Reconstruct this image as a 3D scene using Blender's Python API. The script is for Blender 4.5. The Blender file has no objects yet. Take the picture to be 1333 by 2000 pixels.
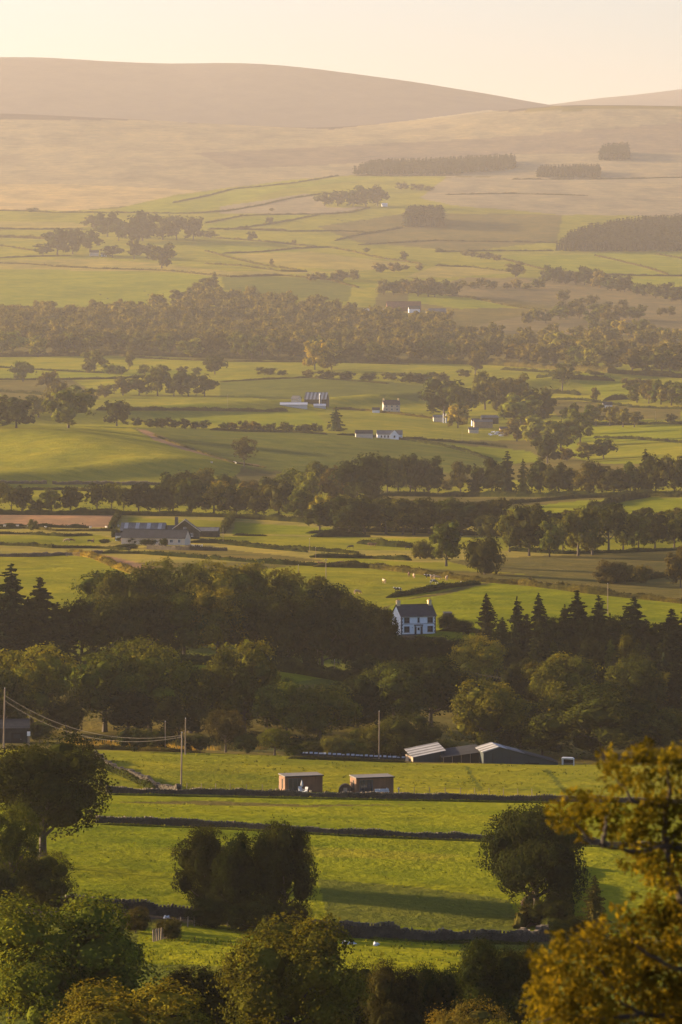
import bpy, bmesh, math, random
import numpy as np
from mathutils import Vector, Matrix
R = math.radians
SC = bpy.context.scene
COL = SC.collection

# ------------------------------------------------------------------ camera, light, exposure
F = 9000.0          # focal length in photograph pixels
YH = 640.0          # row of the true horizon
CX = 666.5
HC = 80.0           # camera height over the valley floor
SUN_AZ = 66.0       # degrees left of the view direction
SUN_EL = 12.5

cam_d = bpy.data.cameras.new('camera')
cam = bpy.data.objects.new('camera', cam_d)
COL.objects.link(cam)
cam.location = (0, 0, HC)
cam.rotation_euler = (R(90), 0, 0)
cam_d.sensor_fit = 'HORIZONTAL'
cam_d.sensor_width = 24.0
cam_d.lens = F * 24.0 / 1333.0
cam_d.shift_y = -(1000.0 - YH) / 1333.0
cam_d.clip_start = 0.5
cam_d.clip_end = 40000
cam_d.dof.use_dof = True
cam_d.dof.focus_distance = 1000.0
cam_d.dof.aperture_fstop = 3.2
SC.camera = cam

world = bpy.data.worlds.new('World')
SC.world = world
world.use_nodes = True
wn, wl = world.node_tree.nodes, world.node_tree.links
wn.clear()
sky = wn.new('ShaderNodeTexSky')
sky.sky_type = 'NISHITA'
sky.sun_disc = False
sky.sun_elevation = R(SUN_EL)
sky.sun_rotation = R(-SUN_AZ)
sky.altitude = 100
sky.air_density = 1.0
sky.dust_density = 3.0
sky.ozone_density = 1.0
tint = wn.new('ShaderNodeMix'); tint.data_type = 'RGBA'; tint.blend_type = 'MULTIPLY'
tint.inputs[0].default_value = 1.0
tint.inputs[7].default_value = (1.0, 1.15, 1.62, 1)
bgn = wn.new('ShaderNodeBackground')
bgn.inputs[1].default_value = 0.047
wo = wn.new('ShaderNodeOutputWorld')
wl.new(sky.outputs[0], tint.inputs[6]); wl.new(tint.outputs[2], bgn.inputs[0]); wl.new(bgn.outputs[0], wo.inputs[0])

sun_d = bpy.data.lights.new('sun', 'SUN')
sun_d.energy = 5.0
sun_d.color = (1.0, 0.73, 0.42)
sun_d.angle = R(0.53)
sun = bpy.data.objects.new('sun', sun_d)
COL.objects.link(sun)
SUNDIR = Vector((-math.sin(R(SUN_AZ)) * math.cos(R(SUN_EL)), math.cos(R(SUN_AZ)) * math.cos(R(SUN_EL)), math.sin(R(SUN_EL))))
sun.rotation_euler = SUNDIR.to_track_quat('Z', 'Y').to_euler()

SC.view_settings.view_transform = 'Standard'
SC.view_settings.look = 'None'
SC.view_settings.exposure = 1.88
SC.view_settings.gamma = 1.0
SC.view_settings.use_curve_mapping = False
SC.cycles.max_bounces = 5
SC.cycles.diffuse_bounces = 2
SC.cycles.transmission_bounces = 2
SC.cycles.volume_bounces = 0
SC.cycles.use_denoising = True
HAZE = 1 / 40500.0
HAZE_COL = (1.0, 0.94, 0.90, 1)
HAZE_G = 0.35

# ------------------------------------------------------------------ small helpers
def tag(o, label=None, cat=None, group=None, kind=None):
    if label: o['label'] = label
    if cat: o['category'] = cat
    if group: o['group'] = group
    if kind: o['kind'] = kind
    return o

def link(o, parent=None):
    COL.objects.link(o)
    if parent is not None: o.parent = parent
    return o

def empty(name, loc, rz=0.0, scale=1.0):
    o = bpy.data.objects.new(name, None)
    o.empty_display_size = 0.3
    o.location = loc; o.rotation_euler = (0, 0, rz); o.scale = (scale,) * 3
    return link(o)

def mesh_np(name, V, faces, mats, midx=None, smooth=False):
    """faces: (n,4) or (n,3) int array, or list of such arrays"""
    if not isinstance(faces, list): faces = [faces]
    faces = [np.asarray(f, dtype=np.int32) for f in faces if len(f)]
    me = bpy.data.meshes.new(name)
    V = np.asarray(V, dtype=np.float32)
    me.vertices.add(len(V)); me.vertices.foreach_set('co', V.ravel())
    nl = sum(f.size for f in faces); nf = sum(len(f) for f in faces)
    me.loops.add(nl); me.polygons.add(nf)
    me.loops.foreach_set('vertex_index', np.concatenate([f.ravel() for f in faces]))
    tot = np.concatenate([np.full(len(f), f.shape[1], dtype=np.int32) for f in faces])
    st = np.concatenate([[0], np.cumsum(tot)[:-1]]).astype(np.int32)
    me.polygons.foreach_set('loop_start', st)
    me.polygons.foreach_set('loop_total', tot)
    if not isinstance(mats, (list, tuple)): mats = [mats]
    for m in mats: me.materials.append(m)
    if midx is not None: me.polygons.foreach_set('material_index', np.asarray(midx, dtype=np.int32))
    me.polygons.foreach_set('use_smooth', np.full(nf, smooth))
    me.update(calc_edges=True)
    return me

def hash2(ix, iy, seed):
    n = (ix * 374761393 + iy * 668265263 + seed * 974634777) & 0xFFFFFFFF
    n = ((n ^ (n >> 13)) * 1274126177) & 0xFFFFFFFF
    n = n ^ (n >> 16)
    return (n & 0xFFFF) / 65535.0

def vnoise(x, y, seed=0):
    x = np.asarray(x, dtype=np.float64); y = np.asarray(y, dtype=np.float64)
    ix = np.floor(x).astype(np.int64); iy = np.floor(y).astype(np.int64)
    fx = x - ix; fy = y - iy
    fx = fx * fx * (3 - 2 * fx); fy = fy * fy * (3 - 2 * fy)
    a = hash2(ix, iy, seed); b = hash2(ix + 1, iy, seed)
    c = hash2(ix, iy + 1, seed); d = hash2(ix + 1, iy + 1, seed)
    return (a + (b - a) * fx) * (1 - fy) + (c + (d - c) * fx) * fy - 0.5

# ------------------------------------------------------------------ terrain: one row of heights per distance
def C(*p): return ([q[0] for q in p], [q[1] for q in p])
ROWS = [
    (2,    C((0, YH + F * 2.1 / 2))),
    (8,    C((0, YH + F * 4.5 / 8))),
    (30,   C((0, YH + F * 12 / 30))),
    (70,   C((0, YH + F * 22 / 70))),
    (150,  C((0, 2680))),
    (250,  C((0, 2240), (1333, 2260))),
    (330,  C((0, 1995), (1333, 2010))),
    (400,  C((0, 1870), (620, 1890), (1333, 1900))),
    (480,  C((0, 1752), (210, 1762), (620, 1806), (1050, 1830), (1333, 1835))),
    (540,  C((0, 1670), (600, 1706), (1333, 1725))),
    (600,  C((0, 1600), (210, 1605), (960, 1638), (1333, 1650))),
    (700,  C((0, 1538), (220, 1546), (1000, 1560), (1333, 1565))),
    (760,  C((0, 1500), (220, 1505), (1000, 1525), (1333, 1530))),
    (830,  C((0, 1462), (180, 1464), (555, 1478), (800, 1492), (1120, 1498), (1333, 1500))),
    (875,  C((0, 1456), (180, 1456), (555, 1472), (800, 1489), (1120, 1494), (1333, 1492))),
    (930,  C((0, 1420), (180, 1420), (555, 1440), (800, 1450), (1120, 1450), (1333, 1450))),
    (1000, C((0, 1350), (400, 1350), (750, 1385), (1333, 1400))),
    (1060, C((0, 1292), (200, 1290), (400, 1288), (520, 1300), (740, 1345), (900, 1340), (1333, 1335))),
    (1130, C((0, 1280), (300, 1274), (650, 1290), (730, 1258), (810, 1243), (900, 1240), (1100, 1255), (1333, 1255))),
    (1200, C((0, 1235), (600, 1235), (800, 1205), (900, 1203), (1333, 1222))),
    (1300, C((0, 1170), (600, 1170), (860, 1160), (1333, 1182))),
    (1400, C((0, 1130), (600, 1128), (960, 1135), (1333, 1150))),
    (1500, C((0, 1104), (600, 1102), (1000, 1110), (1333, 1118))),
    (1730, C((0, 1058), (300, 1060), (700, 1064), (1000, 1066), (1333, 1070))),
    (1900, C((0, 1025), (600, 1026), (1333, 1030))),
    (2000, C((0, 1004), (600, 1008), (1333, 1012))),
    (2150, C((0, 968), (600, 985), (900, 982), (1333, 965))),
    (2300, C((0, 944), (400, 944), (620, 950), (900, 962), (1333, 925))),
    (2450, C((0, 885), (150, 878), (300, 890), (500, 915), (700, 925), (950, 925), (1333, 905))),
    (2620, C((0, 840), (150, 831), (270, 834), (400, 842), (640, 852), (900, 876), (1000, 898), (1333, 875))),
    (2720, C((0, 838), (150, 832), (300, 832), (640, 847), (900, 868), (1000, 882), (1333, 855))),
    (2820, C((0, 834), (300, 829), (640, 838), (900, 858), (1000, 868), (1333, 842))),
    (3000, C((0, 812), (300, 812), (600, 808), (760, 812), (900, 828), (1333, 812))),
    (3200, C((0, 786), (300, 786), (600, 790), (900, 795), (1333, 775))),
    (3420, C((0, 758), (430, 747), (600, 741), (760, 750), (900, 762), (1333, 746))),
    (3650, C((0, 716), (400, 722), (900, 736), (1333, 722))),
    (3850, C((0, 690), (600, 700), (1333, 706))),
    (4200, C((0, 648), (600, 655), (1333, 668))),
    (4600, C((0, 605), (400, 600), (650, 602), (1333, 612))),
    (5000, C((0, 545), (430, 542), (650, 548), (1333, 566))),
    (5400, C((0, 506), (600, 512), (1333, 530))),
    (5900, C((0, 463), (600, 468), (1333, 492))),
    (6500, C((0, 412), (600, 408), (1333, 430))),
    (7100, C((0, 374), (600, 366), (1333, 380))),
    (7700, C((0, 325), (600, 322), (1333, 328))),
    (8200, C((0, 275), (600, 285), (1333, 275))),
    (8700, C((0, 218), (120, 221), (250, 230), (500, 243), (650, 250), (800, 239), (950, 216), (1085, 203), (1200, 203), (1333, 206))),
    (9100, C((0, 222), (600, 255), (1085, 206), (1333, 209))),
    (10200, C((0, 240), (600, 262), (1085, 225), (1333, 225))),
    (11800, C((-400, 120), (-150, 108), (0, 107), (90, 107), (112, 111), (200, 115), (340, 122), (420, 119), (475, 117), (560, 120), (640, 128), (760, 145), (870, 165), (1000, 189), (1080, 204), (1200, 222), (1333, 240))),
    (12600, C((0, 120), (475, 128), (1080, 214), (1333, 235))),
    (14600, C((0, 190), (900, 215), (1090, 204), (1150, 190), (1230, 182), (1333, 166), (1500, 150), (1900, 175))),
    (16200, C((0, 215), (1090, 218), (1333, 190), (1900, 200))),
    (17000, C((0, 260), (1333, 260))),
]
def SD(D): return D if D < 2000 else 2000 + (D - 2000) * 1.5      # far ground stretched deeper so the haze thickens there
def scale_at(D): return 1.0 if D < 2000 else D / (2000 + (D - 2000) / 1.5)
ROWS = [(SD(r[0]), r[1]) for r in ROWS]
DMAX = 24400.0
LD_ROWS = np.log([r[0] for r in ROWS])
_pg = np.arange(-3200, 4550, 8.0)
# smoothed table: dense in log distance and in px
_ld = np.arange(math.log(2), math.log(DMAX), 0.004)
_tab = np.array([np.interp(_pg, r[1][0], r[1][1]) for r in ROWS])
_k = np.exp(-0.5 * (np.arange(-12, 13) / 5.0) ** 2); _k /= _k.sum()
_tab = np.apply_along_axis(lambda a: np.convolve(np.pad(a, 12, mode='edge'), _k, mode='valid'), 1, _tab)
_tab = np.array([[0.0]]) + np.array([np.interp(_ld, LD_ROWS, _tab[:, j]) for j in range(len(_pg))]).T
_w = 4
_k = np.exp(-0.5 * (np.arange(-12, 13) / float(_w)) ** 2); _k /= _k.sum()
_sm = np.apply_along_axis(lambda a: np.convolve(np.pad(a, 12, mode='edge'), _k, mode='valid'), 0, _tab)
_near = np.clip((math.log(300) - _ld) / 0.5, 0, 1)[:, None]
YTAB = _sm * (1 - _near) + _tab * _near

def ysc(D, px):
    """base row of the photograph at which ground at distance D and column px shows"""
    D = np.asarray(D, dtype=np.float64); px = np.asarray(px, dtype=np.float64)
    i = np.clip((np.log(D) - _ld[0]) / 0.004, 0, len(_ld) - 1.001)
    j = np.clip((px - _pg[0]) / 8.0, 0, len(_pg) - 1.001)
    i0 = i.astype(int); j0 = j.astype(int); a = i - i0; b = j - j0
    return ((YTAB[i0, j0] * (1 - a) + YTAB[i0 + 1, j0] * a) * (1 - b) + (YTAB[i0, j0 + 1] * (1 - a) + YTAB[i0 + 1, j0 + 1] * a) * b)

def relief(X, Y):
    w = np.clip((Y - 300) / 300, 0, 1)
    Y0 = Y; Y = np.where(Y < 2000, Y, 2000 + (Y - 2000) / 1.5); X = X * Y / np.maximum(Y0, 1)
    far = np.clip((Y - 1700) / 3200, 0, 1)
    n = 0.9 * vnoise(X / 70, Y / 90, 1) + 0.35 * vnoise(X / 24, Y / 30, 2)
    n = n + far * (7 * vnoise(X / 330, Y / 520, 3) + 2.5 * vnoise(X / 120, Y / 200, 4)) + np.clip((Y - 7000) / 2000, 0, 1) * 8 * vnoise(X / 260, Y / 700, 7)
    # ridge made up on the smooth green hill to give its dark shade band
    ax, ay, bx, by = -190.0, 2600.0, -62.0, 2395.0
    t = np.clip(((X - ax) * (bx - ax) + (Y - ay) * (by - ay)) / ((bx - ax) ** 2 + (by - ay) ** 2), -.6, 1)
    d = (X - ax - t * (bx - ax)) * 0.85 + (Y - ay - t * (by - ay)) * -0.53
    n = n + 7.5 * np.exp(-((d + 14) / 24.0) ** 2) * np.clip((X + 480) / 200, 0, 1)
    return n * w

def height(X, Y):
    X = np.asarray(X, dtype=np.float64); Y = np.asarray(Y, dtype=np.float64)
    px = CX + X / Y * F
    return HC - (ysc(Y, px) - YH) * Y / F + relief(X, Y)

_DS = np.exp(np.arange(math.log(60), math.log(DMAX * .995), 0.0022))
def _rows(px, D):
    X = (px - CX) / F * D
    return YH + (HC - height(X, D)) / D * F
_memo = {}
def at(px, py):
    """the spot of ground that column px, row py of the view meets"""
    key = int(round(px / 6))
    if key not in _memo: _memo[key] = _rows(key * 6.0, _DS[::8])
    y0 = _memo[key]; hit = y0 <= py + 1.5
    c = int(np.argmax(hit)) * 8 if hit.any() else len(_DS) - 1
    while True:
        lo = max(0, c - 16); hi = min(len(_DS), c + 40); D = _DS[lo:hi]; y = _rows(px, D)
        m = y <= py
        if m.any() or hi >= len(_DS): break
        c += 32
    k = int(np.argmax(m)) if m.any() else len(D) - 1
    if k == 0: k = 1
    t = (y[k - 1] - py) / max(1e-6, y[k - 1] - y[k])
    t = min(max(t, 0), 1)
    Dd = D[k - 1] + (D[k] - D[k - 1]) * t
    X = (px - CX) / F * Dd
    return Vector((X, Dd, float(height(X, Dd))))
def on(X, Y, dz=0.0): return Vector((X, Y, float(height(X, Y)) + dz))
# ------------------------------------------------------------------ materials
def newmat(name):
    m = bpy.data.materials.new(name); m.use_nodes = True
    nt = m.node_tree; nt.nodes.clear()
    return m, nt.nodes, nt.links
def N(ns, t, **kw):
    n = ns.new('ShaderNode' + t)
    for k, v in kw.items(): setattr(n, k, v)
    return n
def mixrgb(ns, ls, fac, a, b, mode='MIX'):
    n = ns.new('ShaderNodeMix'); n.data_type = 'RGBA'; n.blend_type = mode
    for s, v in ((n.inputs[0], fac), (n.inputs[6], a), (n.inputs[7], b)):
        if isinstance(v, (int, float)): s.default_value = v
        elif isinstance(v, tuple): s.default_value = v if len(v) == 4 else (*v, 1)
        else: ls.new(v, s)
    return n.outputs[2]
def ramp(ns, ls, src, stops):
    r = ns.new('ShaderNodeValToRGB'); ls.new(src, r.inputs[0])
    el = r.color_ramp.elements
    while len(el) < len(stops): el.new(0.5)
    for e, (p, c) in zip(el, stops):
        e.position = p; e.color = (c, c, c, 1) if isinstance(c, (int, float)) else (*c, 1)
    return r.outputs[0]
def noise(ns, ls, vec, scale, detail=4, rough=0.6, stretch=None):
    n = N(ns, 'TexNoise'); n.inputs['Scale'].default_value = scale; n.inputs['Detail'].default_value = detail; n.inputs['Roughness'].default_value = rough
    if stretch:
        mp = N(ns, 'Mapping'); mp.inputs['Scale'].default_value = stretch; ls.new(vec, mp.inputs[0]); vec = mp.outputs[0]
    ls.new(vec, n.inputs['Vector'])
    return n.outputs['Fac']

def paint(name, col, rough=0.6, metal=0.0, var=0.25, scale=3.0, spec=0.3, bump=0.0, stretch=None):
    m, ns, ls = newmat(name)
    tc = N(ns, 'TexCoord'); o = N(ns, 'OutputMaterial'); p = N(ns, 'BsdfPrincipled')
    f = noise(ns, ls, tc.outputs['Object'], scale, 5, 0.65, stretch)
    f2 = noise(ns, ls, tc.outputs['Object'], scale * 0.23, 2, 0.5)
    c = mixrgb(ns, ls, ramp(ns, ls, f, [(0.3, 1 - var), (0.7, 1 + var * 0.6)]), (0, 0, 0), col)
    k = mixrgb(ns, ls, 1.0, col, ramp(ns, ls, f, [(0.3, 1 - var), (0.7, 1.0)]), 'MULTIPLY')
    k = mixrgb(ns, ls, 1.0, k, ramp(ns, ls, f2, [(0.35, 1 - var * .6), (0.65, 1.0)]), 'MULTIPLY')
    ls.new(k, p.inputs['Base Color'])
    p.inputs['Roughness'].default_value = rough; p.inputs['Metallic'].default_value = metal
    p.inputs['Specular IOR Level'].default_value = spec
    if bump:
        b = N(ns, 'Bump'); b.inputs['Strength'].default_value = bump; b.inputs['Distance'].default_value = 0.05
        ls.new(f, b.inputs['Height']); ls.new(b.outputs[0], p.inputs['Normal'])
    ls.new(p.outputs[0], o.inputs[0])
    return m

def leafmat(name, transl=0.25, var=0.5, nscale=0.35):
    m, ns, ls = newmat(name)
    oi = N(ns, 'ObjectInfo'); geo = N(ns, 'NewGeometry'); o = N(ns, 'OutputMaterial')
    f = noise(ns, ls, geo.outputs['Position'], nscale, 3, 0.7)
    f2 = noise(ns, ls, geo.outputs['Position'], 3.2, 2, 0.6)
    c = mixrgb(ns, ls, 1.0, oi.outputs['Color'], ramp(ns, ls, f, [(0.32, (1 - var, 1 - var * 1.05, 1 - var)), (0.68, (1.35, 1.28, 1.0))]), 'MULTIPLY')
    c = mixrgb(ns, ls, 1.0, c, ramp(ns, ls, f2, [(0.3, 0.76), (0.7, 1.2)]), 'MULTIPLY')
    f3 = noise(ns, ls, geo.outputs['Position'], 0.075, 2, 0.5)
    c = mixrgb(ns, ls, 1.0, c, ramp(ns, ls, f3, [(0.40, (0.66, 0.74, 0.82)), (0.60, (1.34, 1.28, 0.95))]), 'MULTIPLY')
    rr = ramp(ns, ls, oi.outputs['Random'], [(0.0, (0.8, 0.9, 0.9)), (0.5, (1, 1, 1)), (1.0, (1.12, 1.02, 0.85))])
    c = mixrgb(ns, ls, 1.0, c, rr, 'MULTIPLY')
    d = N(ns, 'BsdfDiffuse'); t = N(ns, 'BsdfTranslucent'); mx = N(ns, 'MixShader'); mx.inputs[0].default_value = transl
    ls.new(c, d.inputs[0])
    tcx = mixrgb(ns, ls, 1.0, c, (1.5, 1.25, 0.5), 'MULTIPLY'); ls.new(tcx, t.inputs[0])
    ls.new(d.outputs[0], mx.inputs[1]); ls.new(t.outputs[0], mx.inputs[2]); ls.new(mx.outputs[0], o.inputs[0])
    return m

M_leaf = leafmat('leaves')
M_oak = leafmat('oak_leaves', 0.5, 0.45, 1.6)
M_needle = leafmat('needles', 0.12, 0.4, 0.5)
M_bark = paint('bark', (0.10, 0.075, 0.055), 0.9, var=0.5, scale=4, bump=0.6, stretch=(1, 1, 0.2))
M_deadwood = paint('bleached_wood', (0.26, 0.22, 0.17), 0.9, var=0.3, scale=4)
M_post = paint('weathered_post', (0.30, 0.22, 0.15), 0.85, var=0.35, scale=2, stretch=(1, 1, 0.2))
M_stone = paint('field_stone', (0.10, 0.076, 0.050), 0.9, var=0.6, scale=1.3, bump=0.5)
M_cope_lit = paint('cope_stone', (0.17, 0.13, 0.085), 0.9, var=0.6, scale=1.5, bump=0.5)  # lighter copy of the wall stone, sunlit tops put into colour
M_white = paint('white_render', (0.84, 0.84, 0.84), 0.7, var=0.15, scale=0.8)
M_cream = paint('cream_render', (0.62, 0.52, 0.40), 0.8, var=0.2, scale=0.7)
M_slate = paint('roof_slate', (0.045, 0.045, 0.050), 0.75, var=0.45, scale=2)
M_quoin = paint('quoin_stone', (0.13, 0.11, 0.10), 0.85, var=0.4, scale=3)
M_chim = paint('chimney_render', (0.75, 0.55, 0.28), 0.8, var=0.15, scale=3)  # golden sunlight on the chimneys put into their base colour
M_glass = paint('window_glass', (0.03, 0.035, 0.045), 0.12, var=0.1, scale=1, spec=0.6)
M_frame = paint('window_frame', (0.10, 0.10, 0.11), 0.5, var=0.1)
M_wframe = paint('white_frame', (0.7, 0.7, 0.7), 0.5, var=0.1)
M_clad = paint('cedar_cladding', (0.24, 0.112, 0.052), 0.7, var=0.35, scale=2, stretch=(1, 1, 0.15))
M_tin = paint('galvanised_sheet', (0.19, 0.185, 0.18), 0.8, 0.0, var=0.45, scale=.9, spec=.15)
M_tinlight = paint('clear_roof_sheet', (0.38, 0.37, 0.36), 0.7, var=0.3, scale=1.5)
M_tindark = paint('dark_roof_sheet', (0.045, 0.043, 0.042), 0.85, var=0.45, scale=.9, spec=.12)
M_greenwall = paint('green_sheet_wall', (0.028, 0.044, 0.046), 0.55, var=0.3, scale=1.1)
M_plank = paint('pale_plank', (0.42, 0.30, 0.19), 0.8, var=0.3, scale=2)
M_rust = paint('rusty_red', (0.22, 0.09, 0.05), 0.8, var=0.4, scale=2)
M_felt = paint('pale_roof_felt', (0.22, 0.19, 0.155), 0.8, var=0.2, scale=1.5)
M_wicker = paint('brown_thatch', (0.16, 0.10, 0.06), 0.9, var=0.5, scale=6, bump=0.6)
M_plastic = paint('white_plastic', (0.48, 0.49, 0.50), 0.5, var=0.15, scale=2)
M_dark = paint('dark_opening', (0.015, 0.014, 0.014), 0.9, var=0.2)
M_cowblack = paint('black_hide', (0.025, 0.02, 0.018), 0.7, var=0.3, scale=3)
M_cowbrown = paint('brown_hide', (0.20, 0.085, 0.04), 0.7, var=0.3, scale=3)
M_cowtan = paint('tan_hide', (0.50, 0.33, 0.18), 0.7, var=0.2, scale=3)
M_wool = paint('sheep_wool', (0.62, 0.57, 0.48), 0.95, var=0.2, scale=6)
M_wire = paint('wire', (0.085, 0.07, 0.055), 0.8, var=0.1)
M_soil = paint('bare_soil', (0.20, 0.13, 0.085), 0.95, var=0.4, scale=1.5)

def friesian():
    m, ns, ls = newmat('black_and_white_hide')
    tc = N(ns, 'TexCoord'); o = N(ns, 'OutputMaterial'); p = N(ns, 'BsdfPrincipled')
    f = noise(ns, ls, tc.outputs['Object'], 1.6, 1, 0.4)
    ls.new(ramp(ns, ls, f, [(0.50, (0.02, 0.018, 0.016)), (0.54, (0.75, 0.68, 0.58))]), p.inputs[0])
    p.inputs['Roughness'].default_value = 0.75
    ls.new(p.outputs[0], o.inputs[0]); return m
M_fries = friesian()

def groundmat():
    m, ns, ls = newmat('grassland')
    o = N(ns, 'OutputMaterial'); d = N(ns, 'BsdfDiffuse')
    at_ = N(ns, 'Attribute', attribute_name='field_colour'); geo = N(ns, 'NewGeometry')
    rg = N(ns, 'Attribute', attribute_name='rough')
    P = geo.outputs['Position']
    f1 = noise(ns, ls, P, 0.9, 4, 0.7)
    f2 = noise(ns, ls, P, 0.07, 4, 0.62)
    f3 = noise(ns, ls, P, 0.012, 5, 0.6, (1, 0.35, 1))
    c = mixrgb(ns, ls, 1.0, at_.outputs['Color'], ramp(ns, ls, f1, [(0.3, (0.80, 0.80, 0.85)), (0.7, (1.16, 1.14, 1.08))]), 'MULTIPLY')
    c = mixrgb(ns, ls, 1.0, c, ramp(ns, ls, f2, [(0.3, (0.76, 0.82, 0.85)), (0.7, (1.22, 1.12, 1.0))]), 'MULTIPLY')
    c2 = mixrgb(ns, ls, 1.0, c, ramp(ns, ls, f3, [(0.34, (0.72, 0.75, 0.82)), (0.5, (1, 1, 1)), (0.66, (1.25, 1.18, 1.05))]), 'MULTIPLY')
    c = mixrgb(ns, ls, rg.outputs['Fac'], c, c2)
    fp = noise(ns, ls, P, 0.024, 5, 0.68)
    c = mixrgb(ns, ls, 1.0, c, ramp(ns, ls, fp, [(0.34, (0.80, 0.87, 0.9)), (0.5, (1, 1, 1)), (0.66, (1.20, 1.12, 1.05))]), 'MULTIPLY')
    ls.new(c, d.inputs[0])
    # tussocks: real-scale relief finer than the mesh, patchy where the field is grazed short
    t1 = noise(ns, ls, P, 0.8, 4, 0.7, (1, 0.5, 1)); t2 = noise(ns, ls, P, 0.10, 3, 0.55); pm = noise(ns, ls, P, 0.028, 3, 0.6)
    mu = N(ns, 'Math', operation='MULTIPLY'); ls.new(t1, mu.inputs[0]); ls.new(ramp(ns, ls, pm, [(0.38, 0.5), (0.62, 1.1)]), mu.inputs[1])
    b = N(ns, 'Bump'); b.inputs['Strength'].default_value = 1.0; b.inputs['Distance'].default_value = 0.5
    b2 = N(ns, 'Bump'); b2.inputs['Strength'].default_value = 1.0; b2.inputs['Distance'].default_value = 1.1
    ls.new(mu.outputs[0], b.inputs['Height']); ls.new(t2, b2.inputs['Height']); ls.new(b2.outputs[0], b.inputs['Normal'])
    ls.new(b.outputs[0], d.inputs['Normal']); ls.new(d.outputs[0], o.inputs[0])
    return m
M_ground = groundmat()

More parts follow.
